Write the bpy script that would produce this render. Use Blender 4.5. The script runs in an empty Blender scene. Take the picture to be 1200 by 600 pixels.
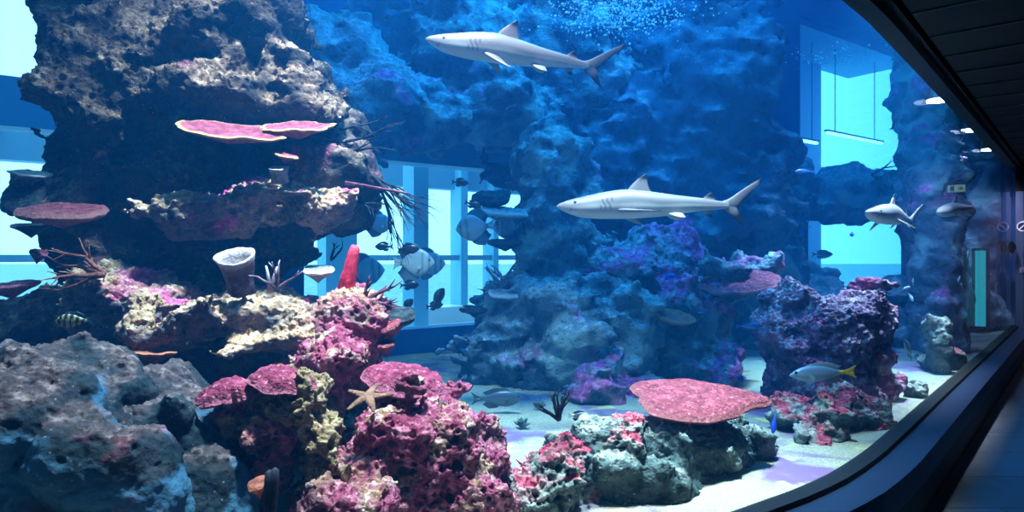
import bpy, math, random
import numpy as np
from mathutils import Vector, Matrix
random.seed(7)
S = bpy.context.scene
COL = S.collection
EYE = 1.55                      # camera height above the corridor floor
F = 800.0                       # focal length in pixels of the 1200x600 frame
SAND = 0.30                     # level of the tank's sand

def P(u, v, y):
    """A place in the tank: bearing and height as read off the photograph, at its own real distance y."""
    return np.array([(u-600)/F*y, y, EYE+(300-v)/F*y])

# ------------------------------------------------------------------ bookkeeping
def tag(o, label, cat, group=None, kind=None):
    o['label'] = label
    o['category'] = cat
    if group: o['group'] = group
    if kind: o['kind'] = kind
    return o

def structure(o, label=None):
    o['kind'] = 'structure'
    if label: o['label'] = label
    return o

def link(name, me, mat=None, parent=None, smooth=True):
    o = bpy.data.objects.new(name, me)
    COL.objects.link(o)
    if mat is not None:
        for m in (mat if isinstance(mat, (list, tuple)) else [mat]):
            me.materials.append(m)
    if smooth and len(me.polygons):
        me.polygons.foreach_set('use_smooth', [True]*len(me.polygons))
    if parent is not None: o.parent = parent
    return o

def mesh(name, V, Fc, origin=None):
    me = bpy.data.meshes.new(name)
    V = np.asarray(V, dtype=np.float64)
    if origin is not None: V = V-np.asarray(origin)
    if isinstance(Fc, np.ndarray) and Fc.ndim == 2:
        n, k = Fc.shape
        me.vertices.add(len(V)); me.vertices.foreach_set('co', V.astype(np.float32).ravel())
        me.loops.add(n*k); me.loops.foreach_set('vertex_index', Fc.astype(np.int32).ravel())
        me.polygons.add(n)
        me.polygons.foreach_set('loop_start', np.arange(0, n*k, k, dtype=np.int32))
        me.update(calc_edges=True)
    else:
        me.from_pydata([tuple(p) for p in V], [], [tuple(int(i) for i in f) for f in Fc])
    me.validate()
    return me

class MB:
    """collects simple shapes into one mesh"""
    def __init__(s): s.V = []; s.F = []
    def add(s, V, Fc):
        n = len(s.V)
        s.V += [tuple(p) for p in V]
        s.F += [tuple(i+n for i in f) for f in Fc]
        return s
    def box(s, c, h, ax=None):
        c = np.array(c, float); ax = np.eye(3) if ax is None else ax
        V = [c+sum(sg[k]*h[k]*np.asarray(ax[k], float) for k in range(3)) for sg in
             [(-1,-1,-1),(1,-1,-1),(1,1,-1),(-1,1,-1),(-1,-1,1),(1,-1,1),(1,1,1),(-1,1,1)]]
        fl = np.linalg.det(np.array([np.asarray(a, float) for a in ax])) < 0
        Fs = [(0,3,2,1),(4,5,6,7),(0,1,5,4),(1,2,6,5),(2,3,7,6),(3,0,4,7)]
        return s.add(V, [f[::-1] for f in Fs] if fl else Fs)
    def tube(s, pts, rad, n=8, cap=True):
        pts = [np.array(p, float) for p in pts]
        rad = [rad]*len(pts) if np.isscalar(rad) else rad
        V = []; Fs = []
        ref = np.array([0.3, 0.2, 1.0])
        for i, p in enumerate(pts):
            t = pts[min(i+1, len(pts)-1)]-pts[max(i-1, 0)]
            t = t/(np.linalg.norm(t)+1e-9)
            a = np.cross(t, ref); 
            if np.linalg.norm(a) < 1e-3: a = np.cross(t, [1, 0, 0])
            a /= np.linalg.norm(a); b = np.cross(t, a)
            ref = np.cross(a, t) if False else ref
            for k in range(n):
                th = 2*math.pi*k/n
                V.append(p+rad[i]*(math.cos(th)*a+math.sin(th)*b))
        m = len(pts)
        for i in range(m-1):
            for k in range(n):
                k2 = (k+1) % n
                Fs.append((i*n+k, i*n+k2, (i+1)*n+k2, (i+1)*n+k))
        if cap:
            t0 = pts[0]-pts[1]; t0 /= np.linalg.norm(t0)+1e-9
            t1 = pts[-1]-pts[-2]; t1 /= np.linalg.norm(t1)+1e-9
            V.append(pts[0]+t0*rad[0]*.6); V.append(pts[-1]+t1*rad[-1]*.8)
            for k in range(n):
                k2 = (k+1) % n
                Fs.append((m*n, k2, k)); Fs.append((m*n+1, (m-1)*n+k, (m-1)*n+k2))
        return s.add(V, Fs)
    def build(s, name, mat=None, parent=None, origin=None, smooth=False):
        o = link(name, mesh(name, s.V, s.F, origin), mat, parent, smooth)
        if origin is not None: o.location = tuple(origin)
        return o

# ------------------------------------------------------------------ noise
_r = np.random.RandomState(11)
_L = _r.rand(64, 64, 64).astype(np.float32)*2-1
def vnoise(p):
    p = np.asarray(p, dtype=np.float32)
    i = np.floor(p).astype(np.int32); f = p-i
    f = f*f*(3-2*f)
    i0 = i & 63; i1 = (i+1) & 63
    x0, y0, z0 = i0[:, 0], i0[:, 1], i0[:, 2]; x1, y1, z1 = i1[:, 0], i1[:, 1], i1[:, 2]
    fx, fy, fz = f[:, 0], f[:, 1], f[:, 2]
    a = _L[x0, y0, z0]*(1-fx)+_L[x1, y0, z0]*fx
    b = _L[x0, y1, z0]*(1-fx)+_L[x1, y1, z0]*fx
    c = _L[x0, y0, z1]*(1-fx)+_L[x1, y0, z1]*fx
    d = _L[x0, y1, z1]*(1-fx)+_L[x1, y1, z1]*fx
    return (a*(1-fy)+b*fy)*(1-fz)+(c*(1-fy)+d*fy)*fz
def fbm(p, freq, octv=4, gain=.5, seed=0, ridged=False):
    p = np.asarray(p, dtype=np.float32)*freq+seed*7.31
    s = 0; a = 1.0; t = 0
    for k in range(octv):
        n = vnoise(p)
        s = s+a*((1-2*np.abs(n)) if ridged else n); t += a
        a *= gain; p = p*2.03+13.7
    return s/t
_W = _r.rand(32, 32, 32, 3).astype(np.float32)
def worley(p, freq, seed=0):
    """distance to the nearest scattered point"""
    p = np.asarray(p, dtype=np.float32)*freq+seed*3.17
    i = np.floor(p).astype(np.int32); best = np.full(len(p), 9., np.float32); sec = best.copy()
    for dx in (-1, 0, 1):
        for dy in (-1, 0, 1):
            for dz in (-1, 0, 1):
                c = i+np.array([dx, dy, dz], np.int32)
                q = c+_W[c[:, 0] & 31, c[:, 1] & 31, c[:, 2] & 31]
                d = ((p-q)**2).sum(1)
                sec = np.minimum(sec, np.maximum(d, best)); best = np.minimum(best, d)
    return np.sqrt(best), np.sqrt(sec)

def sstep(a, b, x):
    t = np.clip((x-a)/(b-a), 0, 1)
    return t*t*(3-2*t)

# ------------------------------------------------------------------ rock by distance field + surface nets
def surface_nets(D, org, h):
    s = D < 0
    nx, ny, nz = D.shape
    acc = np.zeros((nx-1, ny-1, nz-1, 3), np.float32); cnt = np.zeros((nx-1, ny-1, nz-1), np.float32)
    for ax in range(3):
        sl0 = [slice(None)]*3; sl1 = [slice(None)]*3
        sl0[ax] = slice(0, -1); sl1[ax] = slice(1, None)
        a = D[tuple(sl0)]; b = D[tuple(sl1)]
        cr = (a < 0) != (b < 0)
        idx = np.argwhere(cr)
        t = a[cr]/(a[cr]-b[cr])
        pos = idx.astype(np.float32); pos[:, ax] += t
        o1, o2 = [k for k in range(3) if k != ax]
        for d1 in (0, -1):
            for d2 in (0, -1):
                c = idx.copy(); c[:, o1] += d1; c[:, o2] += d2
                ok = (c[:, o1] >= 0) & (c[:, o2] >= 0) & (c[:, 0] < nx-1) & (c[:, 1] < ny-1) & (c[:, 2] < nz-1)
                c2 = c[ok]
                acc[c2[:, 0], c2[:, 1], c2[:, 2]] += pos[ok]; cnt[c2[:, 0], c2[:, 1], c2[:, 2]] += 1
    act = cnt > 0
    vid = np.full(cnt.shape, -1, np.int64); vid[act] = np.arange(act.sum())
    V = acc[act]/cnt[act][:, None]*h+org
    Q = []
    for ax in range(3):
        sl0 = [slice(None)]*3; sl1 = [slice(None)]*3
        sl0[ax] = slice(0, -1); sl1[ax] = slice(1, None)
        a = D[tuple(sl0)] < 0; b = D[tuple(sl1)] < 0
        o1, o2 = (ax+1) % 3, (ax+2) % 3
        for flip, m in ((False, a & ~b), (True, ~a & b)):
            idx = np.argwhere(m)
            idx = idx[(idx[:, o1] > 0) & (idx[:, o2] > 0) & (idx[:, o1] < D.shape[o1]-1) & (idx[:, o2] < D.shape[o2]-1)]
            def g(d1, d2):
                c = idx.copy(); c[:, o1] += d1; c[:, o2] += d2
                return vid[c[:, 0], c[:, 1], c[:, 2]]
            q = np.stack([g(-1, -1), g(0, -1), g(0, 0), g(-1, 0)], 1)
            Q.append(q[:, ::-1] if flip else q)
    Q = np.concatenate(Q)
    Q = Q[(Q >= 0).all(1)]
    return V, Q

def sd_blob(p, c, r, pw=2.0, rot=0.0):
    q = p-np.asarray(c, np.float32)
    if rot:
        cs, sn = math.cos(rot), math.sin(rot)
        q = np.stack([q[:, 0]*cs+q[:, 1]*sn, -q[:, 0]*sn+q[:, 1]*cs, q[:, 2]], 1)
    q = np.abs(q)/np.asarray(r, np.float32)
    k = (q**pw).sum(1)**(1/pw)
    return (k-1)*min(r)*(.6+.4*np.minimum(k, 1.5)/1.5)

def blob(u, v, y, wu, hv, d, pw=2.4, rot=0.0):
    return (P(u, v, y), (wu/F*y, d, hv/F*y), pw, rot)

def vnormals(V, Q):
    n = np.zeros_like(V)
    a = np.cross(V[Q[:, 2]]-V[Q[:, 0]], V[Q[:, 3]]-V[Q[:, 1]])
    for k in range(4): 
        for c in range(3): n[:, c] += np.bincount(Q[:, k], a[:, c], len(V))
    return n/(np.linalg.norm(n, axis=1)[:, None]+1e-9)

def subdivide(V, Q):
    """one linear split of every quad into four, then a light relax"""
    n = len(V)
    E = np.concatenate([np.stack([Q[:, k], Q[:, (k+1) % 4]], 1) for k in range(4)])
    Es = np.sort(E, 1)
    key = Es[:, 0]*n+Es[:, 1]
    uq, first, inv = np.unique(key, return_index=True, return_inverse=True)
    Em = Es[first]
    mid = (V[Em[:, 0]]+V[Em[:, 1]])/2
    cen = V[Q].mean(1)
    m = len(Q); ei = inv.reshape(4, m)+n; ci = np.arange(m)+n+len(uq)
    V2 = np.concatenate([V, mid, cen])
    Q2 = np.concatenate([np.stack([Q[:, k], ei[k], ci, ei[(k+3) % 4]], 1) for k in range(4)])
    return V2, Q2

def relax(V, Q, it=1, f=.5):
    for _ in range(it):
        s = np.zeros_like(V); c = np.zeros(len(V))
        for k in range(4):
            a = Q[:, k]; b = Q[:, (k+1) % 4]
            for x in range(3):
                s[:, x] += np.bincount(a, V[b, x], len(V))+np.bincount(b, V[a, x], len(V))
            c += np.bincount(a, minlength=len(V))+np.bincount(b, minlength=len(V))
        V = V*(1-f)+f*s/np.maximum(c, 1)[:, None]
    return V

def set_attr(me, name, arr):
    a = me.attributes.new(name, 'FLOAT', 'POINT')
    a.data.foreach_set('value', np.asarray(arr, np.float32))

def rock(name, blobs, mat, label, cat='rock', cuts=(), vox=.03, sub=1, seed=0, amp=.10, freq=1.6, warp=.10,
         strata=.05, pits=.02, pit_freq=16., rough=.02, growth=(.1, .75), pink=.0, crumb=1., pink_up=False, group=None, smooth=.12, floor=None, facet=.09):
    """A reef rock: overlapping lumps, warped, broken into ledges and pitted. Writes crust / pink growth masks as attributes."""
    C = np.array([b[0] for b in blobs]); R = np.array([b[1] for b in blobs])
    mg = amp+warp+strata+.12
    lo = (C-R).min(0)-mg; hi = (C+R).max(0)+mg
    if floor is not None: lo[2] = max(lo[2], floor-.12)
    n = np.maximum(np.ceil((hi-lo)/vox).astype(int)+1, 4)
    gx, gy, gz = [lo[k]+np.arange(n[k])*vox for k in range(3)]
    G = np.stack(np.meshgrid(gx, gy, gz, indexing='ij'), -1).reshape(-1, 3).astype(np.float32)
    def field(p):
        d = None
        for b in blobs:
            e = sd_blob(p, b[0], b[1], b[2], b[3])
            if d is None: d = e
            else:
                k = smooth; hh = np.clip(.5+.5*(d-e)/k, 0, 1)
                d = d*(1-hh)+e*hh-k*hh*(1-hh)
        return d
    d = field(G)
    band = np.abs(d) < mg+.25
    p = G[band]
    w = np.stack([fbm(p, freq, 3, seed=seed+k*5+1) for k in range(3)], 1)*warp*1.6
    w += np.stack([fbm(p, freq*3.1, 2, seed=seed+k*5+31) for k in range(3)], 1)*warp*.5
    dd = field(p+w)
    nz = -amp*1.2*fbm(p, freq*1.1, 5, seed=seed+77, ridged=True)
    nz = nz+amp*.9*fbm(p, freq*2.3, 3, seed=seed+78)
    nz = nz+strata*fbm(p*np.array([1., 1., 2.6], np.float32), freq*2.0, 3, seed=seed+55)*1.3
    w1, w2 = worley(p+w, freq*1.5, seed+60)
    nz = nz-facet*np.minimum(w2-w1, .45)
    dd = dd+nz-nz.mean()+.03
    for c in cuts:
        e = sd_blob(p+w*.6, c[0], c[1], c[2], c[3])
        dd = np.maximum(dd, -e)
    d[band] = dd
    D = d.reshape(n)
    if floor is not None:
        D = np.maximum(D, (floor-gz)[None, None, :])
    for ax in range(3):                       # closed at the box
        for e in (0, -1):
            sl = [slice(None)]*3; sl[ax] = e; D[tuple(sl)] = np.maximum(D[tuple(sl)], vox)
    V, Q = surface_nets(D, lo, vox)
    # keep the main bodies only: drop crumbs
    lab = np.arange(len(V))
    while True:
        m = lab[Q].min(1); new = lab.copy()
        for k in range(4): np.minimum.at(new, Q[:, k], m)
        new = new[new]
        if (new == lab).all(): break
        lab = new
    cntl = np.bincount(lab, minlength=len(V)); big = cntl[lab] > max(60, .12*cntl.max())
    idx = -np.ones(len(V), int); idx[big] = np.arange(big.sum())
    Q = idx[Q[big[Q].all(1)]]; V = V[big]
    V = relax(V, Q, 1, .4)
    for _ in range(sub): V, Q = subdivide(V, Q); V = relax(V, Q, 1, .35)
    N = vnormals(V, Q)
    up = N[:, 2]
    g = sstep(growth[0], growth[1], up+.45*fbm(V, 4.0, 3, seed=seed+9))
    f1, f2 = worley(V, pit_freq, seed)
    f1b, _ = worley(V, pit_freq*.45, seed+4)
    pm = .35+.65*sstep(-.1, .35, fbm(V, 2.2, 2, seed=seed+3))
    h = rough*fbm(V, 14, 3, seed=seed+21)+rough*.8*fbm(V, 40, 2, seed=seed+22)*(.4+g)
    h -= pits*pm*(1-sstep(.15, .42, f1))
    h -= pits*1.3*pm*(1-sstep(.12, .33, f1b))
    k1, _ = worley(V, 30., seed+8); k2, _ = worley(V, 68., seed+9)
    h += crumb*(.25+.75*g)*((.5-k1)*.020+(.5-k2)*.010)
    V = V+N*h[:, None]
    pk = sstep(.0, .35, fbm(V, 2.6, 3, seed=seed+41)+(pink-.5)*1.6+.25*up)
    if pink_up: pk = pk*sstep(.25, .7, up+.3*fbm(V, 3., 2, seed=seed+43))
    base = np.array([C[:, 0].mean(), C[:, 1].mean(), V[:, 2].min()])
    me = mesh(name, V, Q, base)
    set_attr(me, 'crust', g); set_attr(me, 'pink', pk if pink > 0 else np.zeros(len(V)))
    o = link(name, me, mat)
    o.location = tuple(base)
    tag(o, label, cat, group)
    return o
# ------------------------------------------------------------------ materials
class NT:
    def __init__(s, name):
        s.m = bpy.data.materials.new(name); s.m.use_nodes = True
        s.t = s.m.node_tree; s.t.nodes.clear()
        s.out = s.t.nodes.new('ShaderNodeOutputMaterial')
    def n(s, ty, **kw):
        nd = s.t.nodes.new('ShaderNode'+ty)
        for k, v in kw.items():
            if k.startswith('_'): setattr(nd, k[1:], v)
            else:
                nm = k.replace('__', ' ')
                try: inp = nd.inputs[int(nm[1:])] if nm[0] == 'i' and nm[1:].isdigit() else nd.inputs[nm]
                except Exception: raise KeyError((ty, nm))
                s.put(inp, v)
        return nd
    def put(s, inp, v):
        if hasattr(v, 'is_output') or isinstance(v, bpy.types.NodeSocket): s.t.links.new(v, inp)
        elif isinstance(v, bpy.types.Node): s.t.links.new(v.outputs[0], inp)
        else:
            if isinstance(v, (tuple, list)) and len(v) == 3 and inp.type == 'RGBA': v = (*v, 1)
            inp.default_value = v
    def coord(s, kind='Object', scale=(1, 1, 1)):
        c = s.n('TexCoord'); m = s.n('Mapping')
        s.t.links.new(c.outputs[kind], m.inputs[0]); m.inputs['Scale'].default_value = scale
        return m.outputs[0]
    def noise(s, co, scale, detail=4, rough=.55, dist=0.):
        nd = s.n('TexNoise', Scale=scale, Detail=detail, Roughness=rough, Distortion=dist, Vector=co)
        return nd.outputs[0]
    def voro(s, co, scale, feat='F1', rnd=1.):
        nd = s.n('TexVoronoi', _feature=feat, Scale=scale, Randomness=rnd, Vector=co)
        return nd.outputs[0]
    def ramp(s, fac, stops, interp='LINEAR'):
        nd = s.n('ValToRGB', Fac=fac); cr = nd.color_ramp; cr.interpolation = interp
        while len(cr.elements) < len(stops): cr.elements.new(.5)
        for e, (p, c) in zip(cr.elements, stops):
            e.position = p; e.color = (*c, 1) if len(c) == 3 else c
        return nd.outputs[0]
    def mix(s, fac, a, b, mode='MIX'):
        nd = s.n('Mix', _data_type='RGBA', _blend_type=mode)
        s.put(nd.inputs[0], fac); s.put(nd.inputs[6], a); s.put(nd.inputs[7], b)
        return nd.outputs[2]
    def math(s, op, a, b=0., clamp=False):
        nd = s.n('Math', _operation=op, _use_clamp=clamp); s.put(nd.inputs[0], a); s.put(nd.inputs[1], b)
        return nd.outputs[0]
    def attr(s, name): return s.n('Attribute', _attribute_name=name)
    def step(s, x, a, b):
        nd = s.n('MapRange', _interpolation_type='SMOOTHSTEP', _clamp=True)
        s.put(nd.inputs[0], x); nd.inputs[1].default_value = a; nd.inputs[2].default_value = b
        return nd.outputs[0]
    def bump(s, h, strength=.5, dist=.02, normal=None):
        nd = s.n('Bump', Strength=strength, Distance=dist, Height=h)
        if normal is not None: s.put(nd.inputs['Normal'], normal)
        return nd.outputs[0]
    def bsdf(s, col, rough=.7, normal=None, spec=.3, **kw):
        nd = s.n('BsdfPrincipled', **{'Base Color': col, 'Roughness': rough, 'Specular IOR Level': spec})
        for k, v in kw.items(): s.put(nd.inputs[k.replace('__', ' ')], v)
        if normal is not None: s.put(nd.inputs['Normal'], normal)
        s.t.links.new(nd.outputs[0], s.out.inputs['Surface'])
        return s.m

def lin(r, g, b):
    f = lambda c: (c/255/12.92) if c/255 <= .04045 else ((c/255+.055)/1.055)**2.4
    return (f(r), f(g), f(b))

def plain(name, col, rough=.6, spec=.3, var=.15, scale=12, bump=.0, bscale=60, metallic=0.):
    t = NT(name); co = t.coord()
    n = t.noise(co, scale, 3)
    c2 = tuple(min(1, x*(1+var)) for x in col); c1 = tuple(x*(1-var) for x in col)
    nrm = t.bump(t.noise(co, bscale, 3), bump, .01) if bump else None
    return t.bsdf(t.ramp(n, [(.3, c1), (.7, c2)]), rough, nrm, spec, Metallic=metallic)

def rock_mat(name, dark, mid, crust, crust2, pink=(.42, .06, .22), pink2=(.7, .25, .45), crust_amt=1., bmp=.7, holes=True, sc=1., patch=None):
    t = NT(name); co = t.coord()
    n1 = t.noise(co, 3.2*sc, 6, .62); n2 = t.noise(co, 17*sc, 5, .65); n3 = t.noise(co, 55*sc, 4, .6)
    col = t.ramp(n1, [(.34, dark), (.52, mid), (.68, tuple(.5*a+.5*b for a, b in zip(mid, crust)))])
    col = t.mix(t.math('MULTIPLY', t.step(n2, .52, .68), .55), col, tuple(x*.5 for x in dark))
    if patch is not None:
        col = t.mix(t.step(t.noise(co, 2.1*sc, 2, .4, .6), .53, .60), col, t.ramp(n2, [(.3, tuple(x*.7 for x in patch)), (.7, patch)]))
    cr = t.ramp(n2, [(.30, tuple(x*.55 for x in crust)), (.5, crust), (.66, crust2)])
    cr = t.mix(t.step(n3, .56, .7), cr, tuple(x*.35 for x in crust))
    f = t.math('MULTIPLY', t.attr('crust').outputs[2], crust_amt)
    f = t.math('MULTIPLY', f, t.step(n1, .30, .50))
    col = t.mix(f, col, cr)
    pk = t.ramp(n2, [(.32, tuple(x*.5 for x in pink)), (.5, pink), (.68, pink2)])
    pf = t.math('MULTIPLY', t.attr('pink').outputs[2], t.step(t.noise(co, 7*sc, 4, .6), .36, .52))
    col = t.mix(pf, col, pk)
    # pale flecks of worm tubes and broken shell
    fl = t.math('MULTIPLY', t.step(t.voro(co, 38*sc), .22, .10), t.step(t.noise(co, 5*sc, 2), .5, .62))
    col = t.mix(t.math('MULTIPLY', fl, .7), col, crust2)
    h = t.math('ADD', t.math('MULTIPLY', n3, .6), t.math('MULTIPLY', n2, 1.0))
    if holes:
        h = t.math('SUBTRACT', h, t.math('MULTIPLY', t.step(t.voro(co, 30*sc), .30, .12), .7))
    return t.bsdf(col, .85, t.bump(h, bmp, .03), .15)

TAN = lin(196, 170, 140); CREAM = lin(235, 220, 200)
M = {}
M['tower'] = rock_mat('tower_rock', lin(24, 28, 28), lin(62, 54, 50), lin(128, 100, 82), lin(196, 166, 142), pink=lin(120, 60, 80), pink2=lin(170, 100, 120))
M['ledge'] = rock_mat('crusted_ledge_rock', lin(50, 52, 60), lin(100, 92, 96), lin(186, 146, 112), lin(234, 206, 180), pink=lin(190, 60, 130), pink2=lin(225, 130, 180))
M['smooth'] = rock_mat('smooth_grey_rock', lin(14, 24, 28), lin(32, 50, 56), lin(80, 66, 66), lin(142, 122, 118), pink=lin(150, 50, 70), pink2=lin(196, 96, 110), holes=False, bmp=.4, patch=lin(62, 104, 128))
M['pinkrock'] = rock_mat('coralline_pink_rock', lin(56, 36, 46), lin(116, 76, 84), lin(176, 136, 104), lin(232, 206, 186), pink=lin(150, 64, 90), pink2=lin(206, 134, 148))
M['haze_tint_wall'] = rock_mat('haze_tinted_rock', lin(24, 38, 56), lin(50, 72, 94), lin(84, 104, 118), lin(124, 142, 150), sc=.5, bmp=.4)  # water haze put into the rock colour: bluish, darker, low contrast
M['mauverock'] = rock_mat('mauve_stack_rock', lin(34, 32, 52), lin(90, 70, 98), lin(156, 112, 134), lin(224, 204, 214), pink=lin(150, 60, 96), pink2=lin(206, 130, 156))
M['tanrock'] = rock_mat('porous_tan_rock', lin(60, 52, 44), lin(120, 104, 80), lin(146, 120, 86), lin(200, 172, 132), pink=lin(190, 46, 100), pink2=lin(230, 120, 160))
M['grey'] = rock_mat('porous_grey_rock', lin(30, 40, 40), lin(74, 88, 86), lin(140, 142, 132), lin(200, 200, 190), pink=lin(176, 60, 84), pink2=lin(220, 120, 126))
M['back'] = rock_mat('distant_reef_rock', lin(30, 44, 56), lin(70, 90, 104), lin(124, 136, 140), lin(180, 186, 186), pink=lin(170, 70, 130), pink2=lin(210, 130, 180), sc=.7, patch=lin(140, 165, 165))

def two_tone(name, a, b, attr='edge', rough=.7, bump=.5, bscale=70, spec=.2, speck=None):
    """colour a on the body, b where the painted mask says so (growing edge, tips, rims)"""
    t = NT(name); co = t.coord()
    n = t.noise(co, 22, 5, .65); n2 = t.noise(co, bscale, 3)
    c = t.mix(t.attr(attr).outputs[2], t.ramp(n, [(.32, tuple(x*.42 for x in a)), (.5, a), (.68, tuple(min(1, x*1.6+.03) for x in a))]), b)
    if speck is not None: c = t.mix(t.math('MULTIPLY', t.step(t.noise(co, bscale*.8, 4, .7), .56, .68), .8), c, speck)
    return t.bsdf(c, rough, t.bump(t.math('ADD', n2, n), bump, .012), spec)

M['plate_pink'] = two_tone('pink_plate_coral', lin(128, 52, 72), lin(190, 152, 96), bump=.9, speck=lin(170, 100, 100))
M['plate_rose'] = two_tone('rose_table_coral', lin(122, 44, 56), lin(128, 62, 66), bump=1., speck=lin(190, 116, 122))
M['plate_red'] = two_tone('deep_red_plate_coral', lin(110, 42, 54), lin(130, 80, 80), bump=1., speck=lin(170, 110, 90))
M['plate_dark'] = two_tone('dark_plate_coral', lin(30, 42, 48), lin(60, 66, 70))
M['plate_grey'] = two_tone('grey_plate_coral', lin(120, 118, 120), lin(190, 180, 180))
M['plate_mauve'] = two_tone('mauve_knobbly_coral', lin(132, 44, 70), lin(160, 84, 104), bump=1., bscale=45, speck=lin(210, 140, 160))
M['plate_orange'] = two_tone('rust_plate_coral', lin(140, 74, 52), lin(180, 110, 80))
M['sponge_red'] = two_tone('red_tube_sponge', lin(196, 34, 62), lin(225, 100, 110), bump=.4)
M['sponge_barrel'] = two_tone('violet_barrel_sponge', lin(70, 54, 66), lin(214, 200, 196), bump=.8)
M['branch_brown'] = two_tone('brown_branch_coral', lin(120, 66, 52), lin(176, 130, 110), bump=.8)
M['branch_white'] = two_tone('pale_tipped_coral', lin(112, 86, 96), lin(228, 215, 215), bump=.4)
M['branch_dark'] = two_tone('dark_sea_whip', lin(26, 30, 40), lin(50, 56, 66), bump=.3)
M['branch_pink'] = two_tone('pink_branch_coral', lin(176, 56, 100), lin(232, 150, 170), bump=.6)
M['branch_mauve'] = two_tone('mauve_branch_coral', lin(92, 44, 64), lin(140, 80, 100), bump=.6)
M['branch_grey'] = two_tone('grey_branch_coral', lin(120, 120, 125), lin(200, 200, 200), bump=.6)
M['star'] = two_tone('tan_starfish', lin(130, 90, 68), lin(160, 116, 90), bump=1.)
M['tuft'] = two_tone('green_polyp_tuft', lin(70, 90, 84), lin(140, 165, 150), bump=.7)

def fish_mat(name, rough=.35, spec=.5):
    t = NT(name); co = t.coord()
    c = t.n('Attribute', _attribute_name='tint').outputs[0]
    n = t.noise(co, 60, 3)
    c = t.mix(.12, c, t.ramp(n, [(.3, (.25, .25, .25)), (.7, (1, 1, 1))]), 'MULTIPLY')
    return t.bsdf(c, rough, t.bump(t.voro(co, 220), .05, .003), spec)
M['fish'] = fish_mat('fish_skin'); M['shark'] = fish_mat('shark_skin', .45, .4)
M['eye'] = plain('fish_eye', (.012, .012, .014), .08, .7, .05)
M['eye_ring'] = plain('fish_iris', lin(190, 180, 150), .2, .5, .1)

# sand
t = NT('tank_sand'); co = t.coord()
w = t.n('TexWave', Scale=1.4, Distortion=6., Detail=3., Vector=co).outputs[0]
n = t.noise(co, 90, 4, .7); n0 = t.noise(co, 1.3, 4, .6, .4)
c = t.ramp(n, [(.3, lin(112, 104, 88)), (.5, lin(160, 150, 128)), (.7, lin(200, 190, 170))])
c = t.mix(t.step(n0, .50, .63), c, lin(122, 92, 124))
c = t.mix(t.step(t.noise(co, 2.6, 3), .58, .7), c, lin(200, 186, 120))
M['sand'] = t.bsdf(c, .9, t.bump(t.math('ADD', n, t.math('MULTIPLY', w, .6)), .6, .02), .1)

# water body: absorbs red, scatters blue
t = NT('tank_water')
sc = t.n('VolumeScatter', Color=(.02, .36, 1.0), Density=.029, Anisotropy=.35)
ab = t.n('VolumeAbsorption', Color=(.03, .72, .965), Density=.205)
ad = t.n('AddShader'); t.t.links.new(sc.outputs[0], ad.inputs[0]); t.t.links.new(ab.outputs[0], ad.inputs[1])
t.t.links.new(ad.outputs[0], t.out.inputs['Volume'])
try: t.m.cycles.homogeneous_volume = True
except Exception: pass
M['water'] = t.m

def pane_mat(name, tint=(1, 1, 1), ior=1.25, mult=1.):
    t = NT(name)
    fr = t.n('Fresnel', IOR=ior)
    tr = t.n('BsdfTransparent', Color=tint); gl = t.n('BsdfGlossy', Color=(1, 1, 1), Roughness=.015)
    mx = t.n('MixShader', Fac=t.math('MULTIPLY', t.math('MULTIPLY', fr.outputs[0], mult), t.math('SUBTRACT', 1., t.n('NewGeometry').outputs['Backfacing'])))
    t.t.links.new(tr.outputs[0], mx.inputs[1]); t.t.links.new(gl.outputs[0], mx.inputs[2])
    t.t.links.new(mx.outputs[0], t.out.inputs['Surface'])
    return t.m
M['acrylic'] = pane_mat('clear_acrylic', (.985, .995, 1.), 1.22, .8)
M['pane'] = pane_mat('gallery_acrylic', (.95, .99, 1.), 1.15, .5)

def emit(name, col, strength):
    t = NT(name); e = t.n('Emission', Color=col, Strength=strength)
    t.t.links.new(e.outputs[0], t.out.inputs['Surface']); return t.m

M['frame'] = plain('painted_window_frame', lin(15, 36, 62), .45, .35, .06)
M['gasket'] = plain('black_gasket', (.006, .007, .008), .5, .3)
M['lowwall'] = plain('dark_wall_paint', lin(44, 50, 58), .6, .3, .06)
M['endwall'] = plain('corridor_end_wall', lin(120, 104, 108), .7, .2, .05)
M['endband'] = plain('corridor_end_band', lin(24, 24, 28), .7, .2, .05)
M['pillar'] = plain('gallery_pillar_paint', lin(120, 190, 215), .6, .3, .03)
M['wallblue'] = plain('gallery_wall_blue', lin(110, 165, 215), .6, .3, .03)
M['beam'] = plain('gallery_beam_paint', lin(110, 160, 185), .6, .3, .03)
M['sill'] = plain('gallery_sill', lin(225, 232, 235), .4, .4, .03)
M['skirt'] = plain('tank_wall_blue', lin(60, 120, 165), .7, .2, .08)
M['tankwall'] = plain('tank_wall_navy', lin(34, 64, 100), .8, .2, .1)
M['black'] = plain('black_metal', (.01, .01, .012), .4, .4)

t = NT('corridor_tiles'); co = t.coord()
br = t.n('TexBrick', Scale=1., Vector=co, Color1=(*lin(76, 86, 100), 1), Color2=(*lin(96, 106, 122), 1), Mortar=(*lin(30, 34, 40), 1))
br.offset = .5; br.inputs['Mortar Size'].default_value = .006; br.inputs['Brick Width'].default_value = 1.2; br.inputs['Row Height'].default_value = .6
n = t.noise(co, 5, 6, .6, .8)
c = t.mix(.5, br.outputs[0], t.ramp(n, [(.3, (.35, .35, .35)), (.7, (1.2, 1.2, 1.2))]), 'MULTIPLY')
M['tiles'] = t.bsdf(c, t.ramp(n, [(.3, (.35,)*3), (.7, (.6,)*3)]), t.bump(n, .15, .01), .4)
M['ceiling'] = plain('ceiling_panel', lin(9, 10, 12), .6, .25, .06)

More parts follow.
